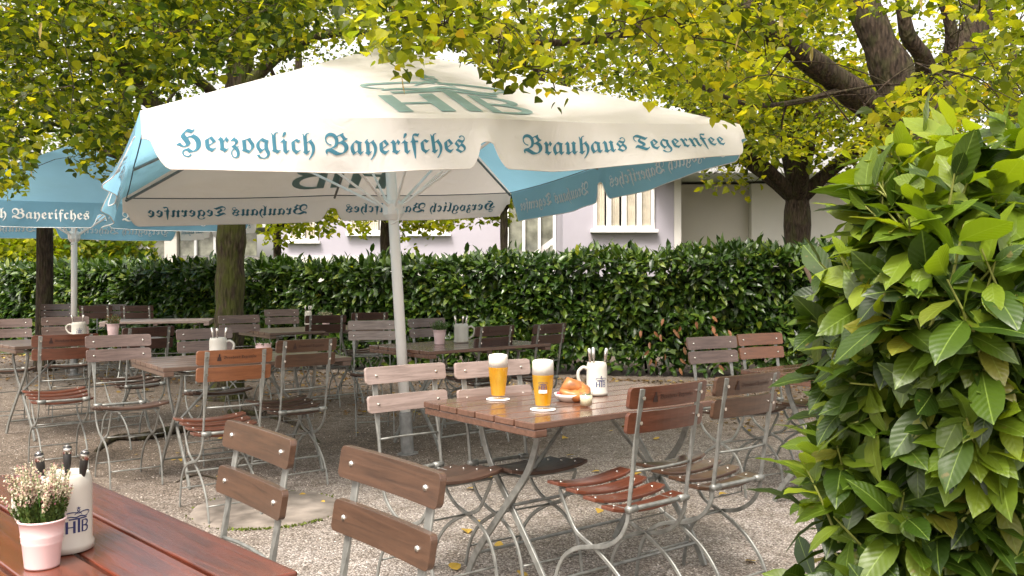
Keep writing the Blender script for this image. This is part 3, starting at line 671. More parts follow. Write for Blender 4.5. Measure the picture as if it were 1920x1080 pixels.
# ------------------------------------------------------------------ buildings
def window(parent, x0, x1, y, z0, z1, n, kind='pane', t=.06, curtain=True):
    f = MB(); cx_, cz = (x0 + x1) / 2, (z0 + z1) / 2
    f.box((cx_, y - .03, z0 + t / 2), (x1 - x0, .09, t)); f.box((cx_, y - .03, z1 - t / 2), (x1 - x0, .09, t))
    for k in range(n + 1):
        w_ = t * (1.0 if k in (0, n) else 1.5); xx = x0 + (x1 - x0) * k / n + (w_ / 2 if k == 0 else -w_ / 2 if k == n else 0)
        f.box((xx, y - .031, cz), (w_, .088, z1 - z0 - 2 * t))
    f.box((cx_, y - .07, z0 - .035), (x1 - x0 + .12, .16, .06))
    fr = f.build('window', M['frame_white'], parent, bevel=.004)
    MB().box((cx_, y + .01, cz), (x1 - x0 - .01, .02, z1 - z0 - .01)).build('pane', M['pane'], fr)
    if curtain:
        c = MB()
        for k in range(n):
            a = x0 + (x1 - x0) * k / n + t; b = x0 + (x1 - x0) * (k + 1) / n - t
            for aa, bb in ((a, a + (b - a) * (.8 + .17 * random.random())),):
                m = 14; vs = []
                for i in range(m + 1):
                    xx = aa + (bb - aa) * i / m; yy = y - .004 - .008 * (1 + math.sin(i * 1.9))
                    vs += [(xx, yy, z0 + t), (xx, yy, z1 - t)]
                c.add(vs, [(2 * i, 2 * i + 2, 2 * i + 3, 2 * i + 1) for i in range(m)])
        c.build('curtain', M['curtain'], fr)
def bx(parent, name, mat, *boxes, bevel=0):
    m = MB()
    for (x0, x1), (y0, y1), (z0, z1) in boxes: m.box(((x0 + x1) / 2, (y0 + y1) / 2, (z0 + z1) / 2), (x1 - x0, y1 - y0, z1 - z0))
    return m.build(name, M[mat], parent, bevel=bevel)
hs_ = thing('house', 'lilac rendered house with white windows behind the hedge', 'house', (0, 17, 0))
def H(x, y): return (x, y - 17)
bx(hs_, 'wall', 'lilac', ((.94, 3.0), H(17, 17)[1:] * 1 + (5,), (0, 3.9)), ((-5.6, -.12), (5, 9), (1.75, 3.9)), ((.55, .94), (2.6, 5), (0, 3.9)))
bx(hs_, 'plinth', 'whitewall', ((-5.6, -.12), (4.96, 9), (0, 1.747)))
bx(hs_, 'corner_strip', 'whitewall', ((3.003, 3.13), (-.03, 5), (0, 3.1)))
bx(hs_, 'recessed_wall', 'creamwall', ((3.133, 4.62), (.9, 5), (0, 3.05)))
bx(hs_, 'side_wall', 'whitewall', ((4.623, 9.5), (.7, 5), (0, 3.05)))
rf = MB(); 
rf.box((6.0, 1.8, 3.38), (6.9, 5.0, .56))
for k in range(60): rf.box((2.6 + k * .113, -.715, 3.38), (.05, .03, .54))
rf.build('roof_fascia', M['light_siding'], hs_)
bx(hs_, 'roof', 'grey_siding', ((-5.8, 3.05), (4.8, 9.3), (3.903, 4.05)), ((.8, 3.1), (-.2, 4.79), (3.903, 4.05)))
window(hs_, 1.51, 2.63, 0 - .0, 2.13, 3.1, 4)
window(hs_, -2.46, -1.52, 5, 2.28, 3.1, 3); window(hs_, -5.35, -4.65, 5, 2.10, 3.1, 2)
window(hs_, -3.9, -3.1, 5, 2.28, 3.1, 2)
# glazed stair between the wings
gl = MB()
for xx in (-.10, .25, .58, .9): gl.box((xx, 2.5, 1.95), (.06, .08, 3.9))
for zz in (1.0, 2.9): gl.box((.4, 2.5, zz), (.94, .07, .06))
gf = gl.build('stair_glazing', M['frame_white'], hs_)
MB().box((.4, 2.56, 1.95), (1.0, .02, 3.9)).build('pane', M['pane'], gf)
MB().add([(-.1, 2.54, 1.2), (.9, 2.54, 1.95), (.9, 2.54, 2.1), (-.1, 2.54, 1.35)], [(0, 1, 2, 3)]).build('stair', M['whitewall'], gf)
bx(hs_, 'stair_wall', 'creamwall', ((-.11, .55), (3.2, 5), (0, 3.9)))
gb = thing('grey_building', 'low grey clad building with ribbon windows at left beyond the hedge', 'building', (-9, 26, 0))
xa = lambda px: (px - CX) * 26 / F + 9
sd = MB(); sd.box(((xa(247) + xa(560)) / 2, 2, 1.0), (xa(560) - xa(247), 4, 1.6))
for k in range(12): sd.box(((xa(247) + xa(560)) / 2, -.01, .5 + k * .11), (xa(560) - xa(247), .03, .012))
sd.build('wall', M['grey_siding'], gb)
bx(gb, 'pier', 'creamwall', ((xa(311), xa(334)), (-.12, 0.2), (0, 2.9)))
bx(gb, 'roof', 'light_siding', ((xa(240), xa(565)), (-.3, 4.2), (2.62, 2.9)))
for a, b in ((250, 278), (281, 310), (336, 366), (370, 402), (404, 440), (444, 480)):
    bx(gb, 'window', 'pane', ((xa(a), xa(b)), (.05, .1), (1.83, 2.6)))
for a in (247, 278, 366, 402, 441): bx(gb, 'mullion', 'light_siding', ((xa(a), xa(a) + .07), (-.1, .02), (.2, 2.6)))
# ------------------------------------------------------------------ umbrellas
def make_umbrella(u, label, front, side, droop, name='parasol', ribs=8):
    root = thing(name, label, 'umbrella', u['base'])
    a, b, c = frame(u); root.rotation_euler = Matrix((a, b, c)).transposed().to_euler()
    s, h, ap = u['s'], u['h'], u['ap']; top = h + ap
    rotv = [lambda x, y: (x, y), lambda x, y: (-y, x), lambda x, y: (-x, -y), lambda x, y: (y, -x)]
    VL = .285
    mats = {'w': M['cloth_white'], 'b': M['cloth_blue']}; cols = [front, side, front, side]
    def panel(k, t, r, off=0):       # t along the rim 0..1 left to right seen from outside, r 0 rim .. 1 apex
        x = (-s + 2 * s * t) * (1 - r); y = -s * (1 - r)
        sag = -.045 * abs(math.sin(2 * math.pi * t)) * math.sin(math.pi * (1 - r)) * (1 - r) - .012 * abs(math.sin(2 * math.pi * t)) * (1 - r)
        z = h + ap * r + sag; nv = Vector((0, -ap, s)).normalized()
        xx, yy = rotv[k](x, y + nv.y * off); return (xx, yy, z + nv.z * off)
    for k in range(4):
        n, m = 24, 12; mb = MB(); vs = []; 
        for j in range(m + 1):
            for i in range(n + 1): vs.append(panel(k, i / n, j / m * .985))
        mb.add(vs, [(j * (n + 1) + i, j * (n + 1) + i + 1, (j + 1) * (n + 1) + i + 1, (j + 1) * (n + 1) + i) for j in range(m) for i in range(n)])
        p = mb.build('canopy_panel', mats[cols[k]], root, smooth=True)
        if cols[k] == 'w':
            lv, lf = LOGO; sc = .54; 
            pm = M['print_green'] if cols[k] == 'w' else M['print_white']
            def fn(x, y, sg, k=k):
                X = (x - .81) * sc; Y = .14 + y * sc * .98; r = Y / math.hypot(s, ap); return panel(k, .5 + X / (2 * s * (1 - r)), r, .006 * sg)
            wrap_text('crest', lv, lf, fn, pm, p, .12)
    def bottom(q, half=s):
        e = min(q, 1 - q) * half; t = min(1, max(0, (e - .038) / .085)); return .5 + .5 * math.sin(t * math.pi / 2) ** .8 if e > .038 else .5 - .03 * math.cos(e / .038 * math.pi / 2)
    for k in range(4):
        for hf in (0, 1):
            def val(q, w, off=0, k=k, hf=hf):
                U = (hf + q) / 2; dr = droop(k, U)
                drop = w * VL * bottom(q)
                outw = drop * (.10 + dr[0]) + w * .028 * math.sin(U * 17 + k * 2.1) * (.4 + w) + w * w * .010 * math.sin(U * 37 + k)
                dz = -.012 * abs(math.sin(2 * math.pi * U)) - drop * dr[1]
                x = -s + 2 * s * U; xx, yy = rotv[k](x, -s - outw - off); return (xx, yy, h + dz)
            n, m = 90, 8; mb = MB()
            vs = [val(i / n, j / m) for j in range(m + 1) for i in range(n + 1)]
            mb.add(vs, [(j * (n + 1) + i, (j + 1) * (n + 1) + i, (j + 1) * (n + 1) + i + 1, j * (n + 1) + i + 1) for j in range(m) for i in range(n)])
            vo = mb.build('valance', mats[cols[k]], root, smooth=True)
            gv, gf_ = GL['a' if hf == 0 else 'b']; W = gv[:, 0].max(); q0, q1 = ((.085, .93) if hf == 0 else (.13, .89))
            sc = (q1 - q0) / W
            def fn(x, y, sg): 
                w = .50 - (y - .33) * (.105 / VL * 1.42); return val(q0 + x * sc, w, .0035 * sg)
            wrap_text('lettering', gv, gf_, fn, M['print_blue'] if cols[k] == 'w' else M['print_white'], vo, .22)
            hem = MB(); hem.tube([val(i / n, .995) for i in range(n + 1)], .0035, 4)
            hem.build('hem', mats[cols[k]] if cols[k] == 'w' else M['print_white'], vo)
    # frame
    pole = MB(); pole.lathe([(.038, .2), (.038, top - .12)], 20); pole.build('pole', M['white_paint'], root, smooth=True)
    sl_ = MB(); sl_.lathe([(.075, 0), (.075, .01), (.046, .012), (.046, .30), (.040, .305)], 20)
    sl_.build('ground_sleeve', M['sleeve'], root, smooth=False)
    fin = MB(); fin.lathe([(.09, top - .06), (.09, top - .03), (.03, top), (.03, top + .03), (.01, top + .05)], 16); fin.build('finial', mats[front], root)
    hub_z = h - .30
    hb = MB(); hb.lathe([(.05, hub_z - .09), (.075, hub_z - .05), (.075, hub_z + .02), (.05, hub_z + .05)], 16)
    hb.build('hub', M['white_paint'], root, bevel=.004)
    cr = MB(); cr.tube(smooth_path([(0, -.06, hub_z - .02), (0, -.11, hub_z - .03), (.0, -.115, hub_z - .10), (-.06, -.11, hub_z - .13)], 4), .008, 6); cr.build('crank', M['white_paint'], root)
    for k in range(8):
        an = k * math.pi / 4; L = s * (math.sqrt(2) if k % 2 else 1) * .985; ux, uy = math.cos(an), math.sin(an)
        r = MB(); r.tube([(ux * .05, uy * .05, top - .09), (ux * L, uy * L, h - .022 + (top - h) * .0)], .011, 6)
        ro = r.build('rib', M['steel'], root)
        f_ = .52; st = MB(); e = (ux * L * f_, uy * L * f_, h - .022 + (top - .09 - h) * (1 - f_)); st.tube([(ux * .06, uy * .06, hub_z), e], .010, 6)
        st.build('strut', M['white_paint'], ro)
    sm = MB()
    for k in range(4):
        for i in range(24): sm.tube([panel(k, i / 24, .014, -.014), panel(k, (i + 1) / 24, .014, -.014)], .004, 4, caps=False)
    sm.build('rim_seam', M['seam'], root)
    return root
def droop_main(k, U):
    # (outward swing, fraction of the full drop): the wind has lifted the right front corner
    if k == 0: t = max(0, (U - .62) / .38); return (.55 * t, 1 - .28 * t)
    if k == 1: t = max(0, (.55 - U) / .55); return (-.05 * t, 1 - .25 * t)
    if k == 2: return (.45, .74)
    if k == 3: return (.35, .93)
    return (0, 1)
make_umbrella(UMB, 'large white and blue beer garden umbrella on a white pole in the middle', 'w', 'b', droop_main)
make_umbrella(UMB2, 'blue fronted beer garden umbrella standing farther back at left', 'b', 'w', lambda k, U: (0, 1))
# ------------------------------------------------------------------ folding chairs
CT = .90    # height of the back's top edge
def make_chair(wide, letter, label, group, wm):
    t = thing('folding_chair', label, 'chair', group=group)
    U = [(-.245, .895), (-.222, .76), (-.2, .62), (-.178, .47), (-.168, .41), (-.13, .35), (-.06, .305), (.02, .285), (.10, .26), (.165, .215), (.205, .15), (.225, .07), (.235, 0)]
    Fp = [(.205, .462), (.17, .40), (.12, .33), (.07, .302), (.02, .285), (-.05, .25), (-.12, .205), (-.18, .14), (-.215, .07), (-.235, 0)]
    for sx in (-1, 1):
        p = smooth_path([(sx * .150, y, z) for y, z in U], 4); n = len(p)
        wx = [.026 if q.z > .70 else .008 + .018 * max(0, (q.z - .6) / .1) if q.z > .6 else .008 for q in p]; wn = [.007 if q.z > .70 else .017 - .010 * max(0, (q.z - .6) / .1) if q.z > .6 else .017 for q in p]
        MB().bar(p, wx, wn).build('back_leg', M['steel'], t, bevel=.002, seg=1)
        p = smooth_path([(sx * .138, y, z) for y, z in Fp], 4)
        MB().bar(p, .008, .016).build('front_leg', M['steel'], t, bevel=.002, seg=1)
    def rod(y, z, r=.006, x=.150, bow=0, sleeves=False):
        st = MB().tube([(-x, y, z), (-x * .5, y - bow, z), (0, y - bow * 1.3, z), (x * .5, y - bow, z), (x, y, z)], r, 6)
        if sleeves:
            for sx in (-1, 1): st.tube([(sx * .112, y, z), (sx * .158, y, z)], .014, 8)
        st.build('crossbar', M['steel'], t, smooth=True)
    rod(-.195, .60, .005, bow=.012); rod(-.178, .462, .009, sleeves=True); rod(.205, .468, .006, .138)
    rod(.02, .285, .0045); rod(-.21, .09, .0045, .138); rod(.21, .11, .0045)
    for sx in (-1, 1): MB().tube([(sx * .125, -.178, .45), (sx * .125, 0, .448), (sx * .125, .205, .468)], .006, 5).build('seat_rail', M['steel'], t)
    MB().tube([(-.10, -.12, .44), (-.10, -.12, .40), (.10, -.12, .40), (.10, -.12, .44)], .003, 5).build('seat_loop', M['steel'], t)
    sh, gap = (.070, .048) if wide else (.076, .012)
    for k in range(2):
        zc = CT - sh / 2 - k * (sh + gap); mb = MB(); n = 20; hw = .200 - .003 * k; dpt = lambda x: -(.007 if wide else .020) * (1 - (x / .2) ** 2)
        lean = .165; yb = -.245 + (CT - zc) * lean + .014
        r = .014; vs = []
        cols_ = [-hw + .0] + [-hw + r * (1 - math.cos(a)) for a in (.35, .7, 1.05, 1.4)] + list(np.linspace(-hw + .02, hw - .02, n - 9)) + [hw - r * (1 - math.cos(a)) for a in (1.4, 1.05, .7, .35)] + [hw]
        n = len(cols_) - 1
        for i in range(n + 1):
            x = cols_[i]; e = min(x + hw, hw - x); hh = sh / 2 - (r - math.sqrt(max(0, r * r - (r - min(e, r)) ** 2)))
            for dy, dz in ((-.008, -hh), (.008, -hh), (.008, hh), (-.008, hh)): vs.append((x, yb + dpt(x) + dy - dz * lean, zc + dz))
        # extra columns near the ends for rounded corners
        mb.add(vs, [(i * 4 + q, i * 4 + (q + 1) % 4, (i + 1) * 4 + (q + 1) % 4, (i + 1) * 4 + q) for i in range(n) for q in range(4)] + [(3, 2, 1, 0), tuple(n * 4 + q for q in range(4))])
        for bx_ in (-.150, .150):
            y = yb + dpt(bx_) + .008; mb.add([(bx_ + .0075 * math.cos(q * math.pi / 4) * w, y + e, zc + .0075 * math.sin(q * math.pi / 4) * w) for w, e in ((1, 0), (.8, .004), (.3, .0055)) for q in range(8)],
                [(i * 8 + q, i * 8 + (q + 1) % 8, (i + 1) * 8 + (q + 1) % 8, (i + 1) * 8 + q) for i in range(2) for q in range(8)] + [tuple(range(16, 24))], 1)
            y = yb + dpt(bx_) - .018; mb.add([(bx_ + .006 * math.cos(q * math.pi / 4), y + e, zc + .006 * math.sin(q * math.pi / 4)) for e in (.004, -.003) for q in range(8)],
                [(q, 8 + q, 8 + (q + 1) % 8, (q + 1) % 8) for q in range(8)] + [tuple(range(8, 16))], 1)
        so_ = mb.build('back_slat', [wm, M['bolt']], t, bevel=.003, seg=2)
        if k == 0 and letter:
            v, f = CHTXT; L = MB(); sc = .175 / v[:, 0].max()
            L.add([(x * sc - .068, yb + dpt(x * sc - .068) - .0105 - (y * sc - .008) * lean, zc - .008 + y * sc) for x, y in v], f)
            L.add([(-.090 + x, yb + dpt(.09) - .0105 - z * lean, zc + z) for x, z in ((-.012, -.018), (.012, -.018), (.009, .0), (.004, .004), (.004, .018), (-.004, .018), (-.004, .004), (-.009, 0))], [tuple(range(8))])
            L.build('lettering', M['ink'], so_)
    mb = MB(); n = 10
    for k in range(4):
        y0 = -.148 + k * .096; hw = .188 + (.008 if k == 3 else 0)
        vs = []
        for i in range(n + 1):
            x = -hw + 2 * hw * i / n; z = .449 + .55 * x * x + .012 * k - (.004 if k == 0 else 0); tp = .010 * (1 - min(1, (hw - abs(x)) / .02))
            for yy, zz in ((y0 + tp, z - .014), (y0 + .082 - tp, z - .014), (y0 + .082 - tp, z), (y0 + tp, z)): vs.append((x, yy, zz))
        mb.add(vs, [(i * 4 + q, i * 4 + (q + 1) % 4, (i + 1) * 4 + (q + 1) % 4, (i + 1) * 4 + q) for i in range(n) for q in range(4)] + [(3, 2, 1, 0), tuple(n * 4 + q for q in range(4))])
        for bx_ in (-.15, .15):
            z = .449 + .012 * k + .55 * bx_ ** 2; mb.add([(bx_ + .006 * math.cos(q * math.pi / 3), y0 + .044 + .006 * math.sin(q * math.pi / 3), z + e) for e in (0, .003) for q in range(6)], [(q, (q + 1) % 6, 6 + (q + 1) % 6, 6 + q) for q in range(6)] + [tuple(range(6, 12))], 1)
    mb.build('seat', [M['wood_seat'], M['bolt']], t, bevel=.003, seg=2)
    return t
def ch_text():
    v, f = glyph_mesh(fraktur('Brauhaus Tegernfee')); v, f = refine(v, f, .9, 3); return v, f
CHTXT = ch_text()
CHTXT[0][:, 0] *= 1
A40, T2A, T3A = R(38.2), R(36), R(42)
base = {}
W = M
chairs = [
 # px, py of the middle of the back's top edge, heading, wide, wood, label, group
 (1260, 720, A40, 0, 'wood_red', 'red brown chair at the beer table, left one of the pair with backs to us', 'm'),
 (1409, 701, A40, 0, 'wood_brown', 'red brown chair nearest the laurel shrub, right of the pair at the beer table', 'm'),
 (757, 684, A40 + R(180), 1, 'wood_pale', 'pale chair facing us with the white umbrella pole right behind its back', 'm'),
 (920, 676, A40 + R(176), 1, 'wood_pale', 'pale chair facing us behind the left beer glass', 'm'),
 (496, 803, R(129), 1, 'wood_brown', 'brown chair pulled up to the foreground table, upper one above the round slab', 'f'),
 (743, 857, R(129), 1, 'wood_brown', 'large brown chair back nearest the camera, in front of the middle', 'f'),
 (443, 655, R(36), 0, 'wood_fresh', 'orange varnished chair seen from behind, in front of the beer mug at the left table', 'l'),
 (578, 636, R(40), 0, 'wood_brown', 'reddish chair seen from behind right of the orange one', 'l'),
 (221, 628, R(216), 0, 'wood_faded', 'grey brown chair facing us at the near left end of the left table', 'l'),
 (382, 616, R(216), 0, 'wood_faded', 'grey brown chair behind the mug and left of the mossy trunk', 'l'),
 (931, 611, R(44), 0, 'wood_dark', 'dark red chair seen from behind right of the grey mug on the hedge side table', 'b'),
 (1034, 607, R(48), 0, 'wood_dark', 'dark red chair seen from behind against the hedge, rightmost at the back middle table', 'b'),
 (798, 597, R(222), 0, 'wood_faded', 'faded chair facing us behind the small flower pot at the back middle table', 'b'),
 (697, 601, R(192), 0, 'wood_pale', 'light grey chair facing us just left of the white umbrella pole', 'b'),
 (527, 580, R(216), 0, 'wood_faded', 'brown chair facing us against the hedge right of the mossy trunk', 'r'),
 (447, 591, R(216), 0, 'wood_faded', 'chair facing us half hidden behind the mossy trunk', 'r'),
 (612, 591, R(26), 0, 'wood_dark', 'dark chair seen from behind right of the tall jug at the rear table', 'r'),
 (695, 586, R(30), 0, 'wood_dark', 'dark chair seen from behind half hidden by the light grey chair', 'r'),
 (124, 627, R(36), 0, 'wood_red', 'dark red chair seen from behind in front of the mug at the far left table', 'w'),
 (281, 613, R(48), 0, 'wood_dark', 'dark chair seen from behind right of the white pole base at the far left table', 'w'),
 (122, 594, R(212), 0, 'wood_faded', 'grey brown chair facing us beside the second umbrella pole', 'w'),
 (12, 598, R(212), 0, 'wood_faded', 'brown chair facing us cut by the left edge of the picture', 'w'),
 (178, 573, R(8), 0, 'wood_dark', 'dark chair seen from behind at the sheeny far table, next to the second pole', 'x'),
 (256, 573, R(8), 0, 'wood_dark', 'dark chair seen from behind at the right end of the sheeny far table', 'x'),
 (108, 570, R(200), 0, 'wood_dark', 'dim chair against the hedge between cut trunk and second pole', 'x'),
 (206, 570.5, R(200), 0, 'wood_dark', 'dim chair facing us between the two dark far chairs', 'x'),
 (1331, 631, R(209), 0, 'wood_faded', 'greyish chair facing us in front of the hedge near the withered leaves', 's'),
 (1421, 625, R(210), 0, 'wood_fresh', 'orange chair facing us in front of the hedge beside the laurel shrub', 's'),
]
GR = dict(m='folding chairs round the beer table', f='folding chairs at the foreground table', l='folding chairs at the left table', b='folding chairs at the back middle table', r='folding chairs at the rear table by the hedge', w='folding chairs at the far left table', x='folding chairs at the far table behind the second pole', s='folding chairs beside the laurel shrub')
for px, py, th, wide, wm, label, gr in chairs:
    x, y = at(px, py, CT); yy = -.245; ox = x + math.sin(th) * yy; oy = y - math.cos(th) * yy
    if wide not in base:
        c = make_chair(wide, not wide, label, GR[gr], M['wood_red']); base[wide] = c
        c.location = (ox, oy, 0); c.rotation_euler = (0, 0, th)
    else:
        c = dup(base[wide], (ox, oy, 0), th, label, GR[gr], {})
    for ch in c.children:
        kind = ch.name.split('.')[0]
        if kind in ('back_slat', 'seat'):
            sl0 = ch.material_slots[0]; sl0.link = 'OBJECT'; sl0.material = M[wm] if kind == 'back_slat' else (SEAT[wm] if label.find('shrub') < 0 else M['wood_brown'])
# ------------------------------------------------------------------ tables
def make_table(label, L, Wd, corner, th, top, loc=None, group='folding beer garden tables'):
    "corner: near left corner (x,y); x axis along th, y axis to its left"
    t = thing('folding_table', label, 'table', (corner[0] + math.cos(th) * L / 2 - math.sin(th) * Wd / 2, corner[1] + math.sin(th) * L / 2 + math.cos(th) * Wd / 2, 0), th, group)
    mb = MB(); n = 6; w = Wd / n
    for k in range(n): mb.box((0, -Wd / 2 + w * (k + .5), .737), (L, w - .010, .026))
    for sx in (-1, 1): mb.box((sx * (L / 2 - .035), 0, .709), (.06, Wd - .012, .029)); 
    mb.box((0, 0, .711), (.05, Wd - .1, .025))
    mb.build('tabletop', M[top], t, bevel=.004, seg=2)
    for sx in (-1, 1):
        for d in (-1, 1):
            x = sx * (L / 2 - .17) + d * .012
            p = smooth_path([(x, d * .20, .695), (x, d * .19, .62), (x, d * .13, .50), (x, -d * .02, .33), (x, -d * .20, .12), (x, -d * .27, .0)], 5)
            MB().bar(p, .012, .030).build('leg', M['steel'], t, bevel=.002, seg=1)
    for d in (-1, 1): MB().tube([(-(L / 2 - .17), d * .24, .10), ((L / 2 - .17), d * .24, .10)], .007, 6).build('stretcher', M['steel'], t)
    MB().tube([(-(L / 2 - .17), 0, .35), (L / 2 - .17, 0, .35)], .007, 6).build('stretcher', M['steel'], t)
    for sx in (-1, 1):
        MB().box((sx * (L / 2 - .17), 0, .69), (.035, .5, .012)).build('mounting_plate', M['steel'], t)
        MB().tube([(sx * (L / 2 - .17), .0, .35), (sx * .1, 0, .69)], .008, 6).build('brace', M['steel'], t)
    return t
T1c = (.083, 3.326)
make_table('red brown slatted folding table carrying two beers, pastry and stoneware mug', 1.22, .75, T1c, A40, 'table_brown')
fe = Vector((math.cos(-.798), math.sin(-.798))); fn_ = Vector((math.sin(-.798), -math.cos(-.798)))
fc = Vector((-1.266, 2.578)) + fn_ * .77
make_table('glossy dark red plank table in the lower left foreground', 1.26, .77, fc, -.798, 'table_red')
make_table('grey brown slatted table at left with a mug behind the orange chair', 1.2, .76, at(306, 690, .75), T2A, 'table_dull')
make_table('slatted table in front of the hedge with small pot and grey mug', 1.2, .78, at(806, 659, .75), T3A, 'table_brown')
make_table('slatted table beside the hedge right of the mossy trunk', 1.2, .78, at(506, 624.5, .75), R(38), 'table_dull')
make_table('slatted table at the left edge with mug and heather pot', 1.25, .78, at(28, 650, .75), R(47), 'table_dull')
make_table('sheeny pale far table behind the second umbrella pole', 1.2, .75, at(185, 604, .75), R(14), 'wood_pale')  # pale wood colour stands for the sheen on this top
make_table('red slatted table half hidden by the laurel shrub at right', 1.2, .78, (1.776, 4.60), A40, 'table_brown')
# ------------------------------------------------------------------ things on the tables
def make_mug(label, px, py, rot, rk=1.0, ht=.147, logo=None, handle=True, knives=3, kmat='cutlery', kh=.075):
    x, y = at(px, py, .752); t = thing('beer_mug', label, 'mug', (x, y, .751), rot)
    r = .044 * rk; b = MB()
    b.lathe([(r * .9, 0), (r * 1.06, .002), (r * 1.07, .014), (r, .02), (r, ht * .82), (r * .985, ht * .9), (r * .92, ht * .965), (r * .88, ht), (r * .80, ht), (r * .78, ht * .9), (r * .85, ht * .8), (r * .85, .02), (.001, .018)], 32)
    b.build('body', M['stoneware'], t, smooth=True)
    if handle:
        hp = smooth_path([(r * .96, 0, ht * .80), (r * 1.35, 0, ht * .85), (r * 1.8, 0, ht * .72), (r * 1.8, 0, ht * .50), (r * 1.45, 0, ht * .30), (r * .97, 0, ht * .22)], 4)
        MB().tube(hp, .0075, 8).build('handle', M['stoneware'], t, smooth=True)
    if logo is not None:
        v, f = LOGO; sc = .047 / 1.62
        def fn(X, Y, sg): a = logo - (-(X - .81) * sc / r) ; rr = r + .0008; return (rr * math.cos(a), rr * math.sin(a), ht * .27 + Y * sc)
        v2, t2 = refine(v, f, .25); MB().add([fn(a, b_, 1) for a, b_ in v2], t2).build('crest', M['print_navy'], t)
    cut = MB()
    for k in range(knives):
        a = k * 2.2 + .5; p = Vector((math.cos(a), math.sin(a), 0)) * r * .5; e = Vector((math.cos(a) * r * .95, math.sin(a) * r * .95, ht + kh))
        q = p + Vector((0, 0, .03)); cut.tube([q, q.lerp(e, .68), q.lerp(e, .8), e, e + (e - q) * .03], [.004, .0045, .0075, .0085, .004], 9)
    cut.build('cutlery', M[kmat], t, smooth=True)
    if kmat == 'black_handle':
        for k in range(knives):
            a = k * 2.2 + .5; p = Vector((math.cos(a), math.sin(a), 0)) * r * .5; e = Vector((math.cos(a) * r * .95, math.sin(a) * r * .95, ht + kh)); q = p + Vector((0, 0, .03)); dd = (e - q).normalized()
            MB().tube([e - dd * .014, e - dd * .004, e + dd * .003, e + dd * .006], [.0089, .0089, .006, .001], 9).build('handle_cap', M['cutlery'], t, smooth=True)
    return t
make_mug('pale stoneware mug of cutlery behind the pastry on the beer table', 1119, 740, R(186), 1.05, .147, logo=R(-70) - R(186) + R(0), kh=.06)
make_mug('grey stoneware mug with black handled knives on the foreground table', 122, 1028, R(190), 1.12, .150, logo=R(-36) - R(190), kmat='black_handle', kh=.042)
make_mug('stoneware mug with cutlery above the orange chair at the left table', 409, 672, R(0), 1.25, .135, kh=.06)
make_mug('grey mug holding cutlery on the table before the hedge', 865, 642, R(8), 1.3, .15, kh=.06)
make_mug('tall pale jug on the table right of the mossy trunk', 578, 609, R(60), .85, .15, handle=False, kh=.05)
make_mug('stoneware mug above the dark red chair at the far left table', 148, 632, R(180), 1.35, .13, logo=R(-60) - R(180), knives=2, kh=.06)
def make_pot(label, px, py, k=1.0, bloom='heather_bloom', n=900, hh=.085, name='potted_heather'):
    x, y = at(px, py, .752); t = thing(name, label, 'potted plant', (x, y, .751))
    H_ = .10 * k; r0, r1 = .033 * k, .045 * k
    p = MB(); p.lathe([(r0 * .9, 0), (r0 * 1.02, 0), (r0 * 1.04, .003), (r0 + (r1 - r0) * .5, H_ * .5), (r0 + (r1 - r0) * .55 + .0012, H_ * .55), (r0 + (r1 - r0) * .58, H_ * .58), (r0 + (r1 - r0) * .61 + .0012, H_ * .61), (r0 + (r1 - r0) * .64, H_ * .64), (r0 + (r1 - r0) * .67 + .0012, H_ * .67), (r0 + (r1 - r0) * .7, H_ * .7), (r1, H_ - .003), (r1 + .003, H_ - .001), (r1 + .002, H_ + .002), (r1 - .002, H_), (r1 - .004, H_ * .86), (.001, H_ * .86)], 36)
    p.build('pot', M['enamel_pink'], t, smooth=True)
    st = MB(); P = []; D = []; PB = []; DB = []
    for k_ in range(70):
        a, rr = rng.random() * 6.28, r1 * .8 * math.sqrt(rng.random()); b0 = np.array([rr * math.cos(a), rr * math.sin(a), H_ * .86])
        lean = np.array([math.cos(a), math.sin(a), 0]) * rr * .75 + rng.normal(0, .006 * k, 3); L = hh * k * (.75 + .55 * rng.random()) * (1.15 - .35 * (rr / r1) ** 2); e = b0 + lean + np.array([0, 0, L])
        st.tube([b0, (b0 + e) / 2 + rng.normal(0, .002, 3), e], .0007, 3, caps=False)
        for s_ in range(int(n / 70)):
            f_ = rng.random(); q = b0 * (1 - f_) + e * f_ + rng.normal(0, .0022 * k, 3)
            (PB if f_ > .5 else P).append(q)
            if f_ <= .62: P.append(b0 * (1 - f_) + e * f_ + rng.normal(0, .0022 * k, 3))
    st.build('stems', M['herb'], t)
    P = np.array(P); PB = np.array(PB)
    LV = [(-.25, 0, 0), (.25, 0, 0), (0, 1, .1)]; LF = [(0, 1, 2)]
    leaves('foliage', P, np.c_[rng.normal(0, .6, len(P)), rng.normal(0, .6, len(P)), np.ones(len(P))], rng.normal(0, 1, (len(P), 3)), .008 * k, LV, LF, M['heather_green'], t)
    BV = [(-.4, 0, 0), (.4, 0, 0), (.45, .7, .2), (-.45, .7, .2), (0, .4, .5)]; BF = [(0, 1, 2, 3), (0, 1, 4), (2, 3, 4)]
    leaves('blossom', PB, rng.normal(0, 1, (len(PB), 3)), rng.normal(0, 1, (len(PB), 3)), (.0048 if n > 2000 else .0065) * k, BV, BF, M[bloom], t)
    return t
make_pot('pink tin pot of white and pink heather on the foreground table', 79, 1060, .87, n=6500, hh=.098)
make_pot('small pink pot of green heather beside the grey mug before the hedge', 824, 645, 1.1, 'heather_green', 700, .06)
make_pot('small pink pot of reddish heather at the far left table', 212, 632, 1.15, 'dry_leaf', 700, .06)
make_pot('small pink pot half hidden behind the orange chair at the left table', 494, 676, 1.1, 'heather_green', 500, .02)
make_pot('small heather pot behind the tall jug on the rear table', 611, 611, 1.0, 'heather_bloom', 500, .05)
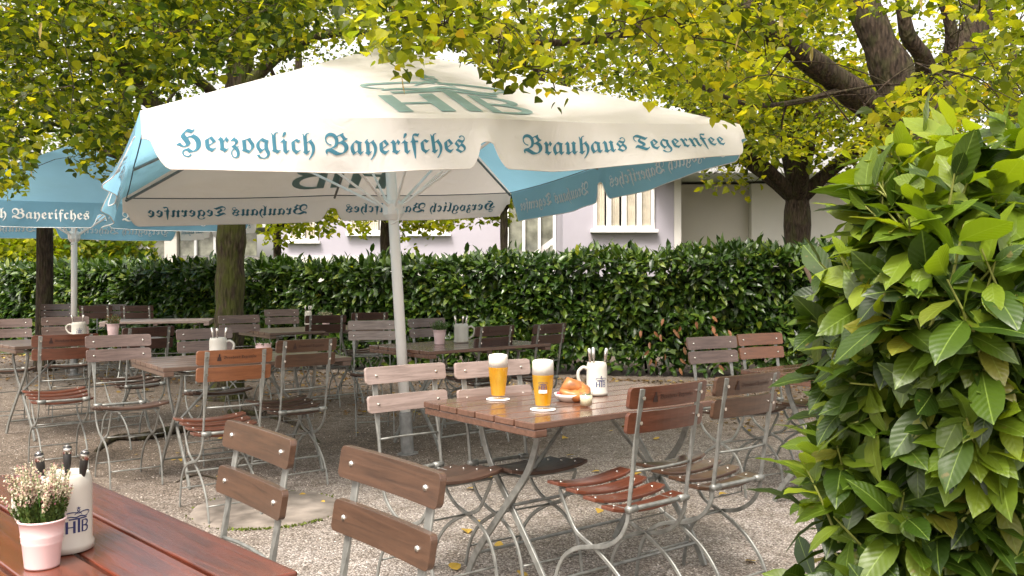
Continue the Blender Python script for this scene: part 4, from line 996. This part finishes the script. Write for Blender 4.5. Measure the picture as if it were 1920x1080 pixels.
def make_beer(label, px, py, k=1.0, logo=False):
    x, y = at(px, py, .756); t = thing('beer_glass', label, 'beer glass', (x, y, .7555), R(-90) + math.atan2(-x, y) if logo else 0)
    h = .185 * k; q_ = 1.12 * k; o_ = [(.0285, .002), (.0285, .006), (.0275, .018), (.030, .045), (.035, .09), (.0385, .135), (.0375, h)]
    MB().lathe([(r * q_, z) for r, z in o_], 40, caps=False).build('glass', M['glass'], t, smooth=True)
    MB().lathe([(.001, .0), (.026 * q_, .001), (.0275 * q_, .004), (.0262 * q_, .009), (.02 * q_, .011), (.001, .012)], 40).build('glass_base', M['glass'], t, smooth=True)
    lv = .136
    MB().lathe([(.001, .0135), (.0250 * q_, .0145), (.0262 * q_, .02), (.0290 * q_, .045), (.0340 * q_, .09), (.0374 * q_, .134), (.0374 * q_, lv), (.001, lv)], 40).build('beer', M['beer'], t, smooth=True)
    fo = MB(); fo.lathe([(.001, lv + .0005), (.0374 * q_, lv + .0005), (.0368 * q_, h - .003), (.034 * q_, h + .004), (.02 * q_, h + .008), (.001, h + .009)], 40); fo.build('foam', M['foam'], t, smooth=True)
    if logo:
        v, f = LOGO; sc = .034 / 1.62; v2, t2 = refine(v, f, .3)
        MB().add([(.0405 * math.cos((X - .81) * sc / .04), .0405 * math.sin((X - .81) * sc / .04), .080 + Y * sc) for X, Y in v2], t2).build('crest', M['print_navy'], t)
        MB().add([(.0402 * math.cos(a), .0402 * math.sin(a), z) for z in (.066, .079) for a in np.linspace(-.42, .42, 12)], [(i, i + 1, 13 + i, 12 + i) for i in range(11)]).build('emblem_band', M['card'], t)
    cx, cy_ = at(px, py + 1, .7525)
    co = MB(); co.lathe([(.050, 0), (.0515, .0015), (.0515, .0025), (.050, .004)], 36); c_ = co.build('beer_mat', M['card']); c_.location = (x, y, .7511)
    return t, c_
_, c1 = make_beer('glass of golden beer with foam, left one before the pale chair', 934, 747)
tag(c1, 'round white beer mat under the left glass', 'beer mat')
_, c2 = make_beer('glass of golden beer with blue crest, right one beside the pastry plate', 1018, 766, 1.02, True)
tag(c2, 'round white beer mat under the glass with the blue crest', 'beer mat')
# plate and pastry
px_, py_ = at(1071, 752, .752)
pl = MB(); pl.lathe([(.001, .006), (.052, .006), (.072, .024), (.080, .036), (.083, .036), (.076, .022), (.056, .0), (.001, .0)], 40, caps=False)
po = pl.build('plate', M['porcelain'], smooth=True); po.location = (px_, py_ + .02, .751); po.scale = (.88, .88, .9); tag(po, 'small white bowl shaped plate under the pastry', 'plate')
pt = thing('pretzel_roll', 'golden twisted pastry roll on the white plate', 'pastry', (px_, py_ + .02, .759), R(10)); pt.scale = (1.15, 1.25, 1.12)
cr_ = MB()
sp = [(.052 * math.cos(a) * (1 - .25 * t_), .036 * math.sin(a), .026 + .012 * math.sin(a * 1.5)) for t_, a in ((k / 22, R(-150 + 300 * k / 22)) for k in range(23))]
cr_.tube(sp, [.007 + .022 * math.sin(math.pi * (k + .6) / 23.2) * (1 + .12 * (k % 3 - 1)) for k in range(23)], 12)
cr_.build('crust', M['bread'], pt, smooth=True)
in_ = MB(); in_.tube([(-.03, .0, .028), (-.005, .004, .05), (.024, .0, .04), (.04, -.012, .026)], [.016, .034, .030, .012], 12); in_.build('twist', M['bread'], pt, smooth=True)
rd = MB()
for k in range(6): 
    a = R(150 + 25 * k); rd.lathe([(.001, -.008), (.007, -.005), (.009, 0), (.007, .006), (.001, .008)], 10, c=(.053 * math.cos(a), .05 * math.sin(a), .02 + .004 * (k % 2)))
ro_ = rd.build('radish', M['radish'], smooth=True); ro_.location = (px_, py_ + .02, .757); tag(ro_, 'red radish slices on the plate rim left of the pastry', 'radish')
dx, dy = at(1099, 762, .752)
dg = thing('dip_glass', 'small glass of pale cream dip with green herbs in front of the mug', 'glass', (dx, dy, .751))
MB().lathe([(.024, 0), (.0255, .004), (.028, .06), (.0268, .06), (.0243, .006), (.001, .005)], 32).build('glass', M['glass'], dg, smooth=True)
MB().lathe([(.001, .0058), (.0239, .0065), (.0262, .045), (.02, .0475), (.001, .048)], 32).build('cream', M['cream'], dg, smooth=True)
n = 26; leaves('herbs', np.c_[rng.normal(0, .009, n), rng.normal(0, .009, n), .049 + .004 * rng.random(n)], rng.normal(0, 1, (n, 3)) * [1, 1, .3], [[0, 0, 1]] * n, .014, HED_V, HED_F, M['herb'], dg)
# ------------------------------------------------------------------ ground details
def disc():
    x, y = at(500, 955, 0); t = thing('drain_slab', 'round worn concrete slab set in the gravel behind the foreground chairs', 'slab', (x, y, 0))
    mb = MB(); n = 48; vs = [(0, 0, .014)]
    for r, z in ((.30, .014), (.385, .012), (.40, .004), (.41, -.01)):
        for k in range(n): q = 1 + .012 * math.sin(k * 1.7) + .01 * math.sin(k * .9); vs.append((r * q * math.cos(2 * math.pi * k / n), r * q * math.sin(2 * math.pi * k / n), z))
    fs = [(0, 1 + k, 1 + (k + 1) % n) for k in range(n)] + [(1 + i * n + k, 1 + (i + 1) * n + k, 1 + (i + 1) * n + (k + 1) % n, 1 + i * n + (k + 1) % n) for i in range(3) for k in range(n)]
    mb.add(vs, fs).build('slab', M['concrete'], t, smooth=True)
    m2 = 2600; a = rng.random(m2) * 6.28; keep = rng.random(m2) < (.03 + .6 * (np.cos(a + 1.2) > .8)); a = a[keep]; m2 = len(a); r = .405 + rng.normal(0, .012, m2)
    leaves('moss_rim', np.c_[r * np.cos(a), r * np.sin(a), np.full(m2, .002)], rng.normal(0, 1, (m2, 3)) * [1, 1, .2] + [0, 0, .6], rng.normal(0, 1, (m2, 3)), .012, LIME_V, LIME_F, M['moss'], t)
disc()
n = 150; d = 2.6 + 9 * rng.random(n); X = (rng.random(n) * 1900 - 960) * d / F
a = rng.random(n) * 6.28
for i in range(n):
    if i >= 120: break
    o = leaves('fallen_leaf', [[0, 0, 0]], [[math.cos(a[i]), math.sin(a[i]), rng.normal(0, .12)]], [[rng.normal(0, .25), rng.normal(0, .25), 1]], .03 + .03 * rng.random(), LIME_V, LIME_F, M['fallen'], None)
    o.location = (X[i], d[i], .012); tag(o, 'yellow or brown leaf fallen on the gravel', 'leaf', 'fallen leaves on the gravel')
nl_ = 5200; q_ = rng.random(nl_); xx = -9 + 13.5 * rng.random(nl_); yy = np.where(xx < -2.5, 12.4 - (xx + 2.5) * .5, 12.3 - (xx + 2.5) * .2) - .35 - 3.6 * rng.random(nl_) ** 2.2
aa = rng.random(nl_) * 6.28
lt = leaves('leaf_litter', np.c_[xx, yy, .004 + .012 * rng.random(nl_)], np.c_[np.cos(aa), np.sin(aa), rng.normal(0, .2, nl_)], np.c_[rng.normal(0, .4, nl_), rng.normal(0, .4, nl_), np.ones(nl_)], .02 + .035 * rng.random(nl_) ** 2, LIME_V, LIME_F, M['litter'], None)
tag(lt, 'brown leaf litter strewn along the foot of the hedge', 'leaf litter', kind='stuff')
# surface roots near the mossy tree
def root_(pts, r, label):
    P = [Vector((*at(px, py, 0), z)) for px, py, z in pts]; p = smooth_path(P, 4); mb = MB()
    mb.tube([q - Vector((P[0].x, P[0].y, 0)) for q in p], [r * (1 - .6 * i / len(p)) for i in range(len(p))], 7); o = mb.build('tree_root', M['root'], smooth=True); o.location = (P[0].x, P[0].y, 0); tag(o, label, 'root')
root_([(385, 806, .0), (330, 812, .03), (270, 826, .035), (215, 826, .02), (180, 848, .0)], .045, 'dark root surfacing in the gravel below the left table')
root_([(430, 775, .01), (500, 782, .02), (560, 800, .01), (600, 830, -.01)], .03, 'thin root running right from the mossy tree')
root_([(330, 905, .0), (370, 893, .01), (420, 903, .004)], .008, 'short dry twig lying left of the orange chair')
# ------------------------------------------------------------------ laurel shrub in the right foreground
def make_shrub():
    root = thing('laurel_shrub', 'big glossy laurel shrub filling the right foreground', 'shrub', (1.45, 2.4, 0))
    off = np.array([1.45, 2.4, 0]); P = []; D = []; NN = []; Sz = []; MI = []; st = MB(); wd = MB()
    ell = [((1.42, 2.55, .60), (.72, .70, 1.0), 400), ((1.12, 2.26, 1.16), (.40, .42, .56), 210), ((1.55, 2.4, 1.25), (.6, .6, .56), 210), ((1.0, 2.3, .55), (.40, .36, .5), 120), ((1.0, 2.15, 1.2), (.28, .35, .46), 120)]
    for ei, (c, r, ns) in enumerate(ell):
        c = np.array(c); r = np.array(r)
        for k in range(ns):
            q = rng.normal(0, 1, 3); q /= np.linalg.norm(q)
            if q[1] > .55 and rng.random() < .8: q[1] *= -1
            s = .74 + .24 * rng.random(); tip = c + q * r * s
            if tip[2] < .12: continue
            # keep the silhouette of the left edge
            px = CX + F * tip[0] / tip[1]; py = CY - F * (tip[2] - EYE) / tip[1]
            le = np.interp(py, [120, 190, 300, 400, 480, 560, 700, 850, 1000, 1100, 1300], [1640, 1625, 1600, 1545, 1495, 1485, 1495, 1468, 1505, 1530, 1550])
            if px < le + 25: continue
            if py < np.interp(px, [1600, 1700, 1800, 1950], [205, 225, 215, 205]): continue
            nd = q / r; nd /= np.linalg.norm(nd); dr = nd * .8 + np.array([0, 0, .55]) + rng.normal(0, .25, 3); dr /= np.linalg.norm(dr)
            L = .16 + .12 * rng.random(); b = tip - dr * L; young = (tip[2] > 1.25 and rng.random() < .45) or rng.random() < .07  # upper shoots more often get paler leaves, painting the backlit top
            st.tube([b - off, (b + tip) / 2 - off + rng.normal(0, .006, 3), tip - off], [.0045, .0035, .002], 5, caps=False)
            nl = rng.integers(6, 10); a0 = rng.random() * 6.28
            e1 = np.cross(dr, [0, 0, 1.]); e1 /= np.linalg.norm(e1) + 1e-6; e2 = np.cross(dr, e1)
            for j in range(nl):
                f = (j + .5) / nl; a = a0 + j * 2.4; o_ = e1 * math.cos(a) + e2 * math.sin(a)
                spread_ = 1.15 - .75 * f
                dd = dr * (1.0 - spread_ * .6) + o_ * spread_ + np.array([0, 0, -.5 + .3 * f]) + rng.normal(0, .28, 3)
                P.append(b + dr * L * (.15 + .85 * f)); D.append(dd); NN.append(dr * .7 + np.array([0, -.15, .7]) + rng.normal(0, .42, 3))
                Sz.append((.085 + .075 * rng.random()) * (.72 if f > .85 else 1)); MI.append(1 if young and f > .25 else 0)
    # inner leaves, to close the volume
    for c, r, ns in ell:
        c = np.array(c); r = np.array(r)
        for k in range(int(ns * .9)):
            q = rng.normal(0, 1, 3); q /= np.linalg.norm(q); p = c + q * r * (.35 + .35 * rng.random())
            if p[2] < .1: continue
            P.append(p); D.append(rng.normal(0, .8, 3) + q * .6 + [0, 0, -.2]); NN.append(rng.normal(0, .6, 3) + [0, -.3, .8]); Sz.append(.12 + .04 * rng.random()); MI.append(0)
    for k in range(16):
        x, y = 1.2 + rng.random() * .6, 2.25 + rng.random() * .5; e = np.array([x + rng.normal(0, .25), y + rng.normal(0, .2), 1.1 + .4 * rng.random()])
        pts = smooth_path([Vector((x, y, 0)), Vector((x + rng.normal(0, .06), y + rng.normal(0, .06), .45)), Vector(e)], 4); wd.tube([p - Vector(off) for p in pts], list(np.linspace(.017, .006, len(pts))), 6)
    wd.build('branches', M['twig'], root, smooth=True); st.build('shoots', M['stem'], root, smooth=True)
    P, D, NN, Sz, MI = map(np.array, (P, D, NN, Sz, MI))
    grp = rng.integers(0, 3, len(P))
    for g_, (cu, fo) in enumerate(((.10, .05), (.26, .10), (.42, .07))):
        v, f = laurel_template(cu, fo); s = grp == g_
        leaves('foliage', P[s] - off, D[s], NN[s], Sz[s], v, f, [M['laurel'], M['laurel_young_backlit']], root, smooth=True, midx=MI[s], attr=True)
make_shrub()
